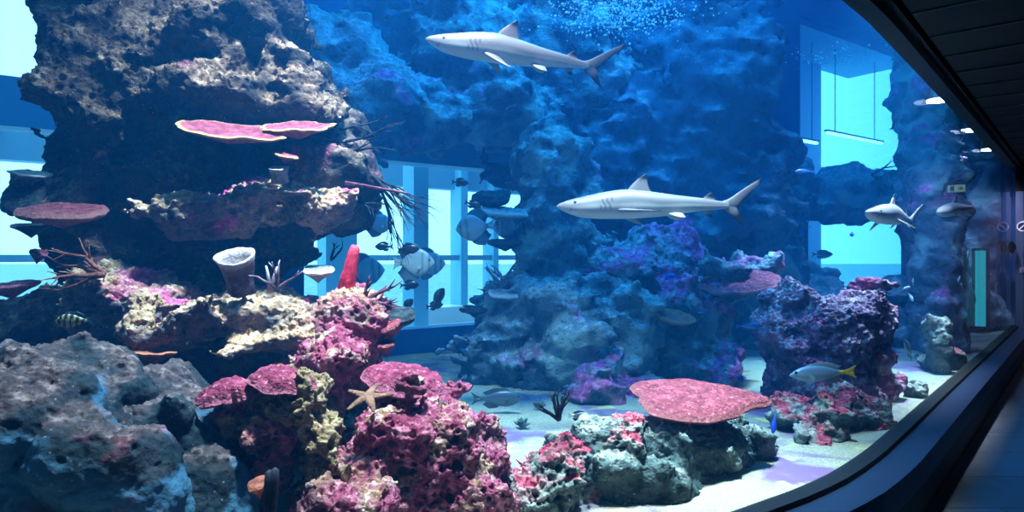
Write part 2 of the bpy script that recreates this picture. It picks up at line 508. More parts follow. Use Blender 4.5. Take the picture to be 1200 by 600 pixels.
t = NT('sea_water'); co = t.coord('Object', (1, 1, 1))
n = t.noise(co, .35, 5, .6, .5)
M['sea'] = t.bsdf(t.ramp(n, [(.38, lin(70, 140, 160)), (.62, lin(150, 190, 200))]), .5, t.bump(n, .4, .3), .3)
# ------------------------------------------------------------------ camera and world
cam = bpy.data.cameras.new('camera'); cam.sensor_width = 36; cam.lens = 24; cam.clip_end = 2000
co_ = bpy.data.objects.new('camera', cam); COL.objects.link(co_)
co_.location = (0, 0, EYE); co_.rotation_euler = (math.pi/2, 0, 0)
S.camera = co_
w = bpy.data.worlds.new('daylight'); S.world = w; w.use_nodes = True
w.node_tree.nodes['Background'].inputs[0].default_value = (.82, .94, 1, 1)
w.node_tree.nodes['Background'].inputs[1].default_value = 2.7
S.view_settings.view_transform = 'Standard'; S.view_settings.look = 'None'
S.view_settings.exposure = 0.0; S.view_settings.gamma = 1.0; S.view_settings.use_curve_mapping = False
S.cycles.max_bounces = 8; S.cycles.diffuse_bounces = 3; S.cycles.glossy_bounces = 3
S.cycles.transparent_max_bounces = 12; S.cycles.volume_bounces = 1
S.cycles.use_denoising = True; S.cycles.sample_clamp_indirect = 6.
S.cycles.caustics_reflective = False; S.cycles.caustics_refractive = False

# ------------------------------------------------------------------ plan of the window wall
D_C = np.array([.648, .762])              # along the corridor
N_C = np.array([.762, -.648])             # from the tank into the corridor
GL = np.array([(-3.4, -.25), (-2.2, .63), (-1.09, 1.45), (0, 2.25), (.7, 2.765), (1.16, 3.1), (1.36, 3.245), (1.52, 3.375), (1.68, 3.515), (1.84, 3.675),
               (2.0, 3.845), (2.15, 4.01), (2.5, 4.42), (3.5, 5.6), (5.9, 8.42), (8.26, 11.2)])
ZS, ZT = .40, 2.95
def offs(poly, d):
    """the plan line moved sideways by d, positive into the corridor"""
    t = np.gradient(poly, axis=0); t /= np.linalg.norm(t, axis=1)[:, None]
    return poly+np.stack([t[:, 1], -t[:, 0]], 1)*d
def wall_strip(name, a, b, z0, z1, mat, kind_label=None):
    """a curved upright strip between plan lines a and b"""
    n = len(a); V = []; Fs = []
    for k in range(n):
        V += [(*a[k], z0), (*a[k], z1), (*b[k], z1), (*b[k], z0)]
    for k in range(n-1):
        for j in range(4):
            j2 = (j+1) % 4
            Fs.append((4*k+j, 4*k+4+j, 4*k+4+j2, 4*k+j2))
    Fs += [(3, 2, 1, 0), (4*n-4, 4*n-3, 4*n-2, 4*n-1)]
    me = mesh(name, V, Fs); o = link(name, me, mat, smooth=False)
    return structure(o, kind_label)

pane = wall_strip('window_1', offs(GL, -.03), offs(GL, .03), ZS, ZT, M['acrylic'])
wall_strip('trim_1', offs(GL, -.05), offs(GL, .045), ZS-.03, ZS+.018, M['gasket'])
wall_strip('trim_2', offs(GL, .03), offs(GL, .22), ZS-.16, ZS-.012, M['frame'])
wall_strip('wall_window', offs(GL, -.04), offs(GL, .19), -.02, ZS-.15, M['lowwall'])
wall_strip('trim_3', offs(GL, -.05), offs(GL, .06), ZT-.02, ZT+.06, M['gasket'])
wall_strip('wall_above_window', offs(GL, -.05), offs(GL, .1), ZT+.04, 6.6, M['gasket'])

# corridor
def pl(p, z): return (p[0], p[1], z)
END = GL[-1]
far_ = [END+N_C*k for k in (0, 3.2)]
near = [GL[0]+N_C*.0, GL[0]+np.array([1.5, -3.2])]
def poly_slab(name, pts, z0, z1, mat, kind=True):
    n = len(pts)
    V = [(*p, z0) for p in pts]+[(*p, z1) for p in pts]
    Fs = [tuple(range(n))[::-1], tuple(range(n, 2*n))]+[(i, (i+1) % n, (i+1) % n+n, i+n) for i in range(n)]
    o = link(name, mesh(name, V, Fs), mat, smooth=False)
    return structure(o) if kind else o
corr = [tuple(p) for p in offs(GL, .1)]+[tuple(END+N_C*4.2), (4.5, -4.), (-5., -4.), (-5., -.6)]
poly_slab('floor', corr, -.1, 0., M['tiles'])
poly_slab('roof_slab', [tuple(p) for p in offs(GL, .02)]+[tuple(END+N_C*4.2), (4.5, -4.), (-5., -4.), (-5., -.6)], ZT+.16, ZT+.3, M['gasket'])
# ceiling of broad boards laid across the corridor, with open joints
mb = MB()
s0, s1, wd = 1.2, 14.2, .58
A = D_C; 
k = s0
axc = [np.array([*N_C, 0]), np.array([*D_C, 0]), np.array([0, 0, 1])]
while k < s1:
    c = D_C*(k+wd/2)+N_C*( -.83+2.1)
    mb.box((*c, ZT+.09), (2.1, wd/2-.006, .03), axc); k += wd
o = mb.build('ceiling', M['ceiling']); structure(o)
mb = MB(); k = s0
while k < s1:                              # pale joint battens between the boards
    c = D_C*k+N_C*(-.83+2.1); mb.box((*c, ZT+.057), (2.1, .009, .006), axc); k += wd
structure(mb.build('trim_11', plain('ceiling_joint', lin(58, 64, 70), .5, .3, .04)))
mb = MB(); c = D_C*7.5+N_C*.55
mb.box((*c, ZT+.045), (.02, 6.6, .018), [np.array([*N_C, 0]), np.array([*D_C, 0]), np.array([0, 0, 1])])
o = mb.build('trim_4', M['black']); structure(o)
# end wall of the corridor: pale panel under a dark band
ex = [np.array([*N_C, 0]), np.array([*D_C, 0]), np.array([0, 0, 1])]
mb = MB(); c = END+N_C*2.0+D_C*.1; mb.box((*c, 1.25), (2.0, .1, 1.27), ex); o = mb.build('wall_end', M['endwall']); structure(o)
mb = MB(); mb.box((*(c+D_C*.0), 2.82), (2.0, .16, .3), ex); o = mb.build('trim_5', M['endband']); structure(o)
mb = MB(); mb.box((*(END+N_C*.06+D_C*-.03), 1.3), (.05, .05, 1.3), ex); o = mb.build('trim_6', plain('steel_edge', lin(120, 130, 150), .3, .5, .05, metallic=.6)); structure(o)
mb = MB(); mb.box((4.6+2.0*.762, 3.2-2.0*.648, 1.5), (.08, 9.0, 1.65), [np.array([*N_C, 0]), np.array([*D_C, 0]), np.array([0, 0, 1])]); o = mb.build('wall_right', M['endband']); structure(o)
mb = MB(); mb.box((0, -4.05, 1.5), (5.5, .1, 1.65)); o = mb.build('wall_rear', M['endband']); structure(o)
mb = MB(); mb.box((-5.05, -2.2, 1.5), (.1, 2.2, 1.65)); o = mb.build('wall_left', M['endband']); structure(o)

# ------------------------------------------------------------------ back of the tank: pillars, beam, daylight openings
B0 = np.array([-1.1, 8.8]); DB = np.array([.81, .59]); DB /= np.linalg.norm(DB); NB = np.array([-DB[1], DB[0]])
def Bp(t, n=0.): return B0+DB*t+NB*n
bx = [np.array([*DB, 0]), np.array([*NB, 0]), np.array([0, 0, 1])]
ZW = 6.5
def back_box(name, t0, t1, z0, z1, mat, n0=0., n1=.3):
    mb = MB(); c = Bp((t0+t1)/2, (n0+n1)/2)
    mb.box((*c, (z0+z1)/2), ((t1-t0)/2, (n1-n0)/2, (z1-z0)/2), bx)
    return structure(mb.build(name, mat))
HB = 2.74
back_box('wall_back', -8.0, 14.5, .0, .62, M['skirt'])
back_box('trim_7', -8.0, 14.5, HB, HB+.46, M['beam'], 0, .34)
back_box('wall_back_left', -3.1, -1.6, .61, HB+.01, M['tankwall'])
back_box('trim_12', -8.0, 14.5, ZW, 7.45, M['tankwall'], 0, .4)
back_box('wall_back_upper', -3.4, 8.6, HB+.45, ZW, M['tankwall'])
back_box('wall_back_middle', 1.9, 8.9, .61, HB+.01, M['tankwall'])
back_box('wall_back_right', 13.6, 14.5, .61, ZW+.2, M['tankwall'])
back_box('wall_back_corner', -8.0, -6.6, .61, ZW+.2, M['tankwall'])
for k, (t0, t1, z0, z1) in enumerate([(-1.6, 1.9, .62, HB), (-6.6, -3.1, .62, HB), (-6.6, -3.4, HB+.46, ZW), (8.9, 13.6, .62, HB), (8.6, 13.6, HB+.46, ZW)]):
    back_box('window_%d' % (k+2), t0, t1, z0, z1, M['pane'], .12, .15)
# side walls and lid of the tank
def upright(name, p, q, z0, z1, th, mat):
    p = np.array(p); q = np.array(q); d = q-p; L = np.linalg.norm(d); d /= L; n = np.array([-d[1], d[0]])
    mb = MB(); mb.box((*((p+q)/2), (z0+z1)/2), (L/2, th/2, (z1-z0)/2), [np.array([*d, 0]), np.array([*n, 0]), np.array([0, 0, 1])])
    return structure(mb.build(name, mat))
TL = Bp(-8.0); TR = Bp(14.4)
upright('wall_tank_left', GL[0]-np.array([.25, 0]), TL-np.array([.25, 0]), 0, 6.8, .3, M['tankwall'])
upright('wall_tank_right', END+D_C*.25, TR+D_C*.25, 0, 6.8, .3, M['tankwall'])
poly_slab('tank_roof', [(-9, -1.5), (9.2, 11), (16, 20), (-9, 4.5)], 7.4, 7.6, M['gasket'])
poly_slab('tank_base', [(-9, -1.5), (9.2, 11), (16, 20), (-9, 4.5)], -.12, -.02, M['gasket'])
# gallery beyond the back windows: floor, pillars, rail, sill, then open sea and sky
g = [Bp(-9, .4), Bp(16, .4), Bp(16, 2.9), Bp(-9, 2.9)]
poly_slab('floor_gallery', [tuple(p) for p in g], .30, .42, M['sill'])
poly_slab('ceiling_gallery', [tuple(p) for p in g], 6.9, 7.0, M['beam'])
poly_slab('sea', [(-300, 30), (300, 30), (900, 900), (-900, 900)], -9.2, -9.0, M['sea'])
gp = 0
# plain inner walls of the gallery behind the right windows
for nm, ta, tb, mt in (('wall_gallery', 7.6, 11.9, M['pillar']), ('wall_gallery_end', 11.9, 14.0, M['wallblue'])):
    mb = MB(); c = Bp((ta+tb)/2, 2.7); mb.box((*c, 3.65), ((tb-ta)/2, .08, 3.25), bx); structure(mb.build(nm, mt))
def gal_box(name, u, yb, wpx, z0, z1, mat, n, dn=.18):
    """a pillar of the gallery on bearing u, n metres beyond the back wall"""
    r = (u-600)/F
    t = None
    # solve Bp(t,n).x = r * Bp(t,n).y
    a = B0+NB*n
    t = (r*a[1]-a[0])/(DB[0]-r*DB[1])
    y = a[1]+DB[1]*t
    hw = wpx/F*y/2/(abs(DB[0]-r*DB[1]))
    mb = MB(); c = Bp(t, n); mb.box((*c, (z0+z1)/2), (hw, dn, (z1-z0)/2), bx)
    return structure(mb.build(name, mat))
for (u, wp, n) in [(395, 36, 1.9), (487, 17, 1.5), (538, 8, 2.6), (575, 6, 2.6), (-25, 50, 2.4)]:
    gal_box('pillar', u, 0, wp, .41, 6.95, M['pillar'], n)
mb = MB(); c = Bp(3, 2.5); mb.box((*c, 1.52), (11, .03, .045), bx); structure(mb.build('trim_8', M['beam']))
mb = MB(); c = Bp(3, 2.45); mb.box((*c, .55), (11, .3, .14), bx); structure(mb.build('trim_9', M['sill']))
mb = MB(); c = Bp(3, 2.75); mb.box((*c, 2.95), (11, .12, .22), bx); structure(mb.build('trim_10', M['beam']))

# ------------------------------------------------------------------ water and sand
gi = offs(GL, -.035)
plan = [tuple(p) for p in gi]+[tuple(Bp(14.2, -.01)), tuple(Bp(-7.9, -.01))]
wt = poly_slab('water', plan, SAND-.25, ZW, M['water'])
# sand bed
nx, ny = 260, 220
xs = np.linspace(-8.5, 13.5, nx); ys = np.linspace(-.6, 18.5, ny)
X, Y = np.meshgrid(xs, ys, indexing='ij')
Pq = np.stack([X.ravel(), Y.ravel(), np.zeros(X.size)], 1)
def inside(p, poly):
    r = np.zeros(len(p), bool); n = len(poly)
    for i in range(n):
        a, b = poly[i], poly[(i+1) % n]
        c = ((a[1] > p[:, 1]) != (b[1] > p[:, 1]))
        with np.errstate(divide='ignore', invalid='ignore'):
            xx = (b[0]-a[0])*(p[:, 1]-a[1])/(b[1]-a[1])+a[0]
        r ^= c & (p[:, 0] < xx)
    return r
Z = SAND+.045*fbm(Pq, .8, 3, seed=3)+.018*fbm(Pq, 4, 3, seed=4)
Pq[:, 2] = Z
ins = inside(Pq, [tuple(p) for p in offs(GL, -.0)]+[tuple(Bp(14.2)), tuple(Bp(-7.9))])
I = np.arange(nx*ny).reshape(nx, ny)
Q = np.stack([I[:-1, :-1], I[1:, :-1], I[1:, 1:], I[:-1, 1:]], -1).reshape(-1, 4)
Q = Q[ins[Q].any(1)]
used = np.unique(Q); mp = -np.ones(nx*ny, int); mp[used] = np.arange(len(used))
o = link('sand', mesh('sand', Pq[used], mp[Q]), M['sand'])
tag(o, 'pale rippled sand covering the bottom of the tank', 'sand', kind='stuff')

# ------------------------------------------------------------------ lamps over the tank, plus added fill lights
GA = True
def area(name, loc, tgt, size, power, col, shape='DISK', sy=None, spread=180):
    l = bpy.data.lights.new(name, 'AREA'); l.shape = shape; l.size = size
    if sy: l.size_y = sy
    l.energy = power; l.color = col; l.spread = math.radians(spread)
    o = bpy.data.objects.new(name, l); COL.objects.link(o); o.location = loc
    o.rotation_euler = (Vector(tgt)-Vector(loc)).to_track_quat('-Z', 'Y').to_euler()
    return o
def spot(name, loc, tgt, power, col, ang, blend=.5, rad=.08):
    l = bpy.data.lights.new(name, 'SPOT'); l.energy = power; l.color = col; l.spot_size = math.radians(ang); l.spot_blend = blend; l.shadow_soft_size = rad
    o = bpy.data.objects.new(name, l); COL.objects.link(o); o.location = loc
    o.rotation_euler = (Vector(tgt)-Vector(loc)).to_track_quat('-Z', 'Y').to_euler()
    return o
area('reef_lamp', (-.35, 3.2, 6.3), (-1.1, 4.0, .8), .5, 440, (1, .56, .50), spread=60)
area('front_lamp', (1.2, 3.7, 6.3), (1.1, 3.9, .3), .5, 140, (1, .70, .64), spread=36)
area('right_lamp', (4.2, 7.0, 6.3), (3.6, 6.6, .3), .5, 250, (1, .66, .66), spread=38)
area('middle_fill', (1.0, 6.6, 6.4), (1.0, 7.4, 0), 3.5, 500, (.0, .46, 1), 'RECTANGLE', 2.0)  # added blue fill over the middle of the tank
area('far_fill', (5.3, 9.2, 6.4), (5.6, 9.6, 0), 3.2, 170, (.0, .46, 1), 'RECTANGLE', 2.2)  # added blue fill for the far part of the tank
area('left_fill', (-3.6, 5.2, 6.4), (-3.4, 5.2, 0), 2.5, 12, (.05, .38, 1), 'RECTANGLE', 1.6)  # weak blue fill added on the left side
spot('beam_lamp', (1.45, 7.4, 6.4), (1.35, 7.3, 0), 800, (.25, .5, 1), 24, .8)
spot('beam_lamp', (-1.9, 6.9, 6.4), (-1.9, 7.1, 0), 300, (.2, .4, 1), 34, .9)
for k, tt in enumerate((-5., 0.3, 10.3)):
    area('gallery_fill', (*Bp(tt, 1.3), 6.8), (*Bp(tt, 1.5), .4), 5., (300, 400, 42)[k], ((.9, .97, 1), (.9, .97, 1), (.4, .78, 1))[k], 'RECTANGLE', 1.5)  # unseen lights added to brighten the gallery pillars and walls
b = blob
R_ = []
import time; _t0 = time.time()
# ---- left reef
rock('reef_tower', [b(185,-60,5.0,112,150,.7), b(155,70,4.8,78,140,.65), b(270,50,5.0,95,110,.6), b(122,235,4.8,54,120,.55), b(300,108,4.75,95,48,.55), b(225,240,5.1,125,150,.45)],
     M['tower'], 'tall dark reef tower with brown crust, rising out of the picture on the left', cuts=[b(292,188,4.25,92,36,.75,3)], seed=1, vox=0.04, pink=.2, growth=(-.1,.7), amp=.11, pits=.04, pit_freq=13, sub=2)
rock('reef_bulge', [b(395,215,5.0,62,58,.5), b(350,245,4.9,48,44,.45), b(395,160,5.2,45,40,.4)], M['tower'], 'rounded grey rock bulging out over the arch window, sea whips growing from it', seed=2, pink=.35, growth=(.2,.8))
rock('reef_ledge', [b(285,248,4.45,92,20,.42), b(348,222,4.4,42,14,.32), b(230,250,4.4,40,22,.35)], M['ledge'], 'crusted tan ledge under the pink plate corals, its top pale and broken', seed=3, vox=0.03, pink=.25, growth=(-.5,.35), pits=.03, sub=2)
rock('reef_ledge', [b(210,372,4.15,130,36,.5), b(340,372,4.0,100,34,.5), b(130,345,4.3,50,26,.4)], M['ledge'], 'wide pale crusted ledge under the barrel sponge and the red tube sponge', seed=4, vox=0.03, pink=.33, growth=(-.1,.55), pits=.03, sub=2)
rock('shaded_rock', [b(250,520,4.5,190,120,.6), b(330,420,4.35,95,45,.5), b(110,420,4.6,120,70,.5)], M['tower'], 'shadowed rock face below the wide crusted ledge', seed=5, vox=.04, floor=SAND-.1)
rock('reef_rock', [b(60,508,2.95,92,100,.42,3), b(20,560,2.8,90,90,.4,3), b(130,560,2.85,90,80,.4,3)], M['smooth'], 'big blue-grey boulder with crusted crown in the lower left corner', seed=6, vox=0.03, pink=0.2, growth=(.45,.95), floor=SAND-.1, amp=.03, pits=.01, facet=.12, strata=.02, rough=.012, sub=2, crumb=0.9)
rock('reef_rock', [b(200,520,3.15,80,65,.35,3), b(235,580,3.0,70,60,.3,3), b(190,462,3.3,35,24,.2)], M['smooth'], 'bluish slab-sided rock with a round red patch, right of the corner boulder', seed=7, vox=0.03, pink=0.2, growth=(.45,.95), floor=SAND-.1, amp=.03, pits=.008, facet=.13, strata=.02, rough=.012, sub=2, crumb=0.9)
rock('reef_rock', [b(418,372,4.05,38,40,.3), b(405,430,3.9,50,40,.35)], M['pinkrock'], 'pink crusted knob right at the end of the wide ledge, below the red tube sponge', seed=8, vox=0.026, pink=.7, pits=.04, sub=2, pit_freq=25)
rock('reef_rock', [b(500,520,3.5,80,85,.4), b(555,585,3.4,45,60,.35), b(440,560,3.35,70,70,.35), b(470,500,3.6,60,30,.35)], M['pinkrock'], 'large pink pitted mound with the starfish on top, next to the sand channel', seed=9, vox=0.026, pink=.78, growth=(-.3,.6), floor=SAND-.1, pits=.04, sub=2, pit_freq=25)
rock('reef_rock', [b(310,478,3.35,55,34,.3), b(355,470,3.4,60,36,.3), b(375,520,3.3,45,45,.3)], M['tanrock'], 'olive-tan porous rock under the knobbly mauve coral', seed=10, vox=0.026, pink=.3, pits=0.05, growth=(-.5,.5), sub=2, pit_freq=21)
rock('reef_rock', [b(295,545,3.05,45,50,.28), b(345,590,2.95,55,40,.3), b(290,600,2.9,40,30,.3)], M['pinkrock'], 'bright pink rock with holes behind the dark broken stalk', seed=11, vox=0.026, pink=.68, pits=.04, floor=SAND-.1, sub=2, pit_freq=25)
rock('reef_rock', [b(410,590,3.05,70,45,.3)], M['pinkrock'], 'low reddish rock at the bottom edge between the stalk and the pitted mound', seed=12, vox=0.026, pink=.65, pits=.04, floor=SAND-.1, sub=2, pit_freq=25)
# ---- foreground rock with the table coral
rock('reef_rock', [b(800,548,4.0,110,62,.36,3,.45), b(715,550,3.8,60,52,.34,3,.4), b(870,530,4.35,42,42,.32,3,.5)], M['grey'], 'long dark low rock carrying the rose table coral', seed=13, vox=0.026, pink=.22, pink_up=True, growth=(.5,.95), floor=SAND-.08, pits=.03, sub=2)
rock('reef_rock', [b(655,565,3.55,45,40,.25), b(700,530,3.72,52,38,.28), b(635,600,3.4,35,25,.2)], M['grey'], 'grey rock full of round holes, red growth on top, left of the long dark rock', seed=14, vox=0.026, pink=.95, pink_up=True, growth=(-.3,.6), pits=0.06, pit_freq=24, floor=SAND-.08, sub=2)
# ---- right stack
rock('reef_rock', [b(955,510,4.85,62,36,.32,3,.5), b(1005,495,5.15,45,38,.3,3,.5)], M['grey'], 'low dark rock with a pink rim at the foot of the right stack', seed=15, vox=.026, pink=.7, pink_up=True, growth=(.2,.8), floor=SAND-.08, sub=2)
rock('reef_rock', [b(955,430,5.7,55,48,.38,3,.5), b(965,375,5.9,58,34,.4,3,.5)], M['mauverock'], 'pink and pale speckled block in the right stack, behind the yellow-tailed fish', seed=16, vox=0.03, pink=.5, growth=(-.3,.5), pits=.03, sub=2)
rock('reef_rock', [b(1010,410,6.2,26,70,.3,3), b(1022,470,5.9,24,38,.28,3)], M['mauverock'], 'narrow upright rock at the right side of the right stack', seed=17, vox=.026, pink=.55, growth=(.2,.8), floor=SAND-.08)
rock('reef_rock', [b(1074,463,5.95,17,20,.14)], M['grey'], 'small loose rock on the sand near the window sill', seed=18, vox=.018, pink=.45, floor=SAND-.05, amp=.04, warp=.05)
rock('reef_rock', [b(1100,410,7.3,20,36,.2), b(1118,425,7.6,14,26,.2)], M['grey'], 'upright rock close to the glass near the far end of the window', seed=19, vox=.026, pink=.3, floor=SAND-.08, growth=(0,.7))
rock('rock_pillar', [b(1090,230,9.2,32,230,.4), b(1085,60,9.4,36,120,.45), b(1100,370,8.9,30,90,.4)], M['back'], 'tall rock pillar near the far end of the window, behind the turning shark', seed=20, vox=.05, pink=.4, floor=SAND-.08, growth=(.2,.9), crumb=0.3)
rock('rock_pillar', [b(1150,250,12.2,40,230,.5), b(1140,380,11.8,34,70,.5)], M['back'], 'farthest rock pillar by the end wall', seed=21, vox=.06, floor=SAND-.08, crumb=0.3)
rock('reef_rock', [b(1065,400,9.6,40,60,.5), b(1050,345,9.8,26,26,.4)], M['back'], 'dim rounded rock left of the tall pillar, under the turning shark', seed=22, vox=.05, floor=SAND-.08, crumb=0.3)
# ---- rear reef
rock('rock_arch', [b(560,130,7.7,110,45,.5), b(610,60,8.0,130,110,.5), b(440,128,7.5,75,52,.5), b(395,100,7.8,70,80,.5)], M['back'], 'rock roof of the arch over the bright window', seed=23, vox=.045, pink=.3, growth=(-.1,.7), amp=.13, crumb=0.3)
rock('rock_wall', [b(395,20,8.5,120,150,.4), b(520,-30,8.6,140,120,.4)], M['haze_tint_wall'], 'hazy blue rock wall high behind the arch', seed=24, vox=.06, crumb=0.3)
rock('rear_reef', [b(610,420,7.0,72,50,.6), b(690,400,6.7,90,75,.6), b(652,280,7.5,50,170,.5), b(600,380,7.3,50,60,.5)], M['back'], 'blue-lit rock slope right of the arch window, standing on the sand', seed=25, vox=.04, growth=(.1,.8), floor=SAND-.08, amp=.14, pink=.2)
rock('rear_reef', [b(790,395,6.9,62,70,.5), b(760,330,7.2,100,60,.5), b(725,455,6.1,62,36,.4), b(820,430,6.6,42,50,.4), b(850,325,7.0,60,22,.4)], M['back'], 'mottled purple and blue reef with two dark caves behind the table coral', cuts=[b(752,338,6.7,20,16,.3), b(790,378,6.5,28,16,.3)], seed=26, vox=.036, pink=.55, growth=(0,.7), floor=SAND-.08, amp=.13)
rock('rock_wall', [b(720,210,8.2,130,120,.5), b(820,120,8.3,100,170,.5), b(700,40,8.8,150,140,.5), b(870,240,8.6,60,90,.5)], M['haze_tint_wall'], 'great blue rock wall behind the two large sharks', seed=27, vox=.055, growth=(.1,.8), amp=.16, crumb=0.3)
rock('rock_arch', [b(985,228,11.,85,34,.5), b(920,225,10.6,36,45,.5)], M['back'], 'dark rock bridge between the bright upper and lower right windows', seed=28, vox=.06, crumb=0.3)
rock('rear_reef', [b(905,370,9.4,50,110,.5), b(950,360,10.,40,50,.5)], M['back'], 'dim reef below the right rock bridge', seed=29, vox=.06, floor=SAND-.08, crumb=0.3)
print('rocks', time.time()-_t0)
# ------------------------------------------------------------------ corals and sponges
def plate(name, u, v, y, rx, ry, mat, label, cat='plate coral', th=.02, bowl=.1, tilt=(0, 0), rz=0., wav=.16, knob=.0, stem=.06, seed=0, sq=.0, parent=None, rim=.93, group=None, point=0.):
    """a shelf of coral: lobed outline, dished top, thin growing rim, tapering underneath to a stem; rx, ry in metres"""
    nr, ns = 26, 84
    th_ = np.linspace(0, 2*math.pi, ns, endpoint=False)
    base = P(u, v, y)
    lob = 1+wav*fbm(np.stack([np.cos(th_)*1.3, np.sin(th_)*1.3, th_*0+seed], 1), 1.5, 3, seed=seed)*1.8
    lob *= (np.abs(np.cos(th_))**(2+sq)+np.abs(np.sin(th_))**(2+sq))**(-1/(2+sq))
    V = []; E = []
    rr = np.linspace(0, 1, nr)
    for side in (0, 1):
        for r in rr[1:]:
            x = np.cos(th_)*rx*r*lob; yv = np.sin(th_)*ry*r*lob
            if point:                      # one end drawn out to a tongue
                e_ = np.clip(x/rx, 0, 1.2); yv = yv*(1-point*e_); x = np.where(x > 0, x*(1+.12*point*e_), x)
            q = np.stack([x, yv, x*0+seed*2.], 1)
            z = bowl*min(rx, ry)*(r**2)+.25*min(rx, ry)*wav*fbm(q, 1.6/min(rx, ry), 2, seed=seed+2)*(r**1.5)*2
            if knob:
                f1, f2 = worley(np.stack([x, yv, x*0], 1), .55/knob, seed)
                kb = (1-np.clip(f1, 0, 1))*knob*1.1
            else: kb = .004*fbm(q, 30, 3, seed=seed+5)
            edge = math.sqrt(max(0., 1-r**10))
            if side == 0: zz = z+kb*edge+th*.5*edge
            else: zz = z-th*.5*edge-(1-r)**1.6*stem-(.3*kb if knob else 0)*edge
            V.append(np.stack([x, yv, zz], 1)); E.append(np.full(ns, sstep(rim-.06, rim+.04, np.array(r))))
    V = np.concatenate(V+[np.array([[0, 0, th*.5+(knob*.7)], [0, 0, -th*.5-stem]])]); E = np.concatenate(E+[np.zeros(2)])
    n1 = (nr-1)*ns; Fs = []
    I = lambda s_, r, k: s_*n1+r*ns+(k % ns)
    for r in range(nr-2):
        for k in range(ns):
            Fs.append((I(0, r, k), I(0, r+1, k), I(0, r+1, k+1), I(0, r, k+1)))
            Fs.append((I(1, r, k), I(1, r, k+1), I(1, r+1, k+1), I(1, r+1, k)))
    for k in range(ns):
        Fs.append((2*n1, I(0, 0, k), I(0, 0, k+1))); Fs.append((2*n1+1, I(1, 0, k+1), I(1, 0, k)))
        Fs.append((I(0, nr-2, k), I(1, nr-2, k), I(1, nr-2, k+1), I(0, nr-2, k+1)))
    me = mesh(name, V, Fs); set_attr(me, 'edge', E)
    o = link(name, me, M[mat] if isinstance(mat, str) else mat, parent)
    if parent is None:
        o.location = tuple(base); tag(o, label, cat, group)
    o.rotation_euler = (math.radians(tilt[0]), math.radians(tilt[1]), math.radians(rz))
    return o

def px(n, y): return n/F*y

plate('plate_coral', 268, 157, 4.0, px(60, 4.0), .17, 'plate_pink', 'long pink shelf coral with a pale rim, left of two under the tower overhang', th=.022, tilt=(22, 9), seed=3, bowl=.16, stem=.05)
plate('plate_coral', 349, 152, 4.15, px(43, 4.15), .15, 'plate_pink', 'plum-pink shelf coral with a yellow rim, right of the long pink shelf', th=.02, tilt=(21, -1), seed=5, bowl=.15, stem=.05)
plate('plate_coral', 335, 183, 4.0, px(15, 4.0), .05, 'plate_pink', 'small pink and yellow coral tongue below the two pink shelves', th=.016, tilt=(15, 14), seed=6, stem=.03)
plate('plate_coral', 72, 251, 4.05, px(52, 4.05), .2, 'plate_red', 'dark red rough plate coral jutting left from the tower in front of the bright window', th=.05, knob=.012, tilt=(14, 3), seed=7, bowl=.05)
plate('plate_coral', 30, 231, 4.3, px(24, 4.3), .16, 'plate_dark', 'dark round coral disc standing behind the dark red plate coral', th=.06, tilt=(60, 0), seed=8, knob=.01)
plate('plate_coral', 36, 205, 4.3, px(22, 4.3), .1, 'plate_grey', 'thin grey leaf-like coral sticking out above the dark red plate coral', th=.018, tilt=(12, 10), seed=9)
plate('plate_coral', 36, 266, 4.2, px(22, 4.2), .08, 'plate_dark', 'thin dark shelf coral below the dark red plate coral', th=.02, tilt=(8, 3), seed=10)
plate('plate_coral', 46, 297, 4.3, px(9, 4.3), .05, 'plate_mauve', 'tiny mauve coral lump at the tower edge below the thin dark shelf', th=.03, tilt=(8, 20), seed=11)
plate('plate_coral', 12, 336, 4.0, px(32, 4.0), .13, 'plate_mauve', 'low mauve coral shelf at the left picture edge below the bright window', th=.03, tilt=(8, -6), seed=12)
plate('plate_coral', 168, 419, 3.5, px(33, 3.5), .13, 'plate_orange', 'rust-brown shelf coral in the shade above the slab-sided rock', th=.02, tilt=(-6, 2), seed=13, bowl=.2)
plate('table_coral', 331, 437, 3.05, px(38, 3.05), .12, 'plate_mauve', 'knobbly mauve table coral with pale tips over the olive-tan rock', 'table coral', th=.03, knob=.02, tilt=(10, 12), seed=14, bowl=-.42)
plate('table_coral', 268, 452, 3.05, px(34, 3.05), .1, 'plate_mauve', 'pointed pink knobbly coral left of the mauve table coral', 'table coral', th=.04, knob=.022, tilt=(10, -8), seed=15, bowl=-.5, wav=.2)
plate('table_coral', 474, 438, 3.45, px(47, 3.5), .17, 'plate_mauve', 'broad mauve coral cap on the pink mound above the starfish', 'table coral', th=.05, knob=.02, tilt=(12, 10), seed=16, bowl=-.3, stem=.1)
plate('plate_coral', 462, 371, 3.85, px(25, 3.85), .12, 'plate_dark', 'dark rounded coral slab in front of the arch window', th=.07, tilt=(10, 4), seed=17, rim=2, sq=1.)
plate('plate_coral', 455, 383, 3.72, px(15, 3.72), .07, 'plate_rose', 'small salmon-pink coral blade below the dark rounded slab', th=.03, tilt=(20, -18), seed=18)
plate('plate_coral', 452, 404, 3.7, px(12, 3.7), .06, 'plate_rose', 'small salmon-pink coral shelf, lower of two beside the window', th=.025, tilt=(12, -8), seed=19)
plate('plate_coral', 372, 318, 4.2, px(17, 4.2), .08, 'plate_grey', 'grey frilled coral shelf behind the red tube sponge', th=.03, knob=.01, tilt=(14, 2), seed=20)
plate('plate_coral', 302, 568, 2.72, px(11, 2.72), .05, 'plate_orange', 'small tan shelf coral on the bright pink rock above the dark stalk', th=.02, tilt=(16, -4), seed=21)
plate('plate_coral', 578, 233, 7.0, px(22, 7.0), .14, 'plate_dark', 'dark lobed coral slab silhouetted at the right of the arch window', th=.12, tilt=(20, 2), seed=22, wav=.25, rim=2)
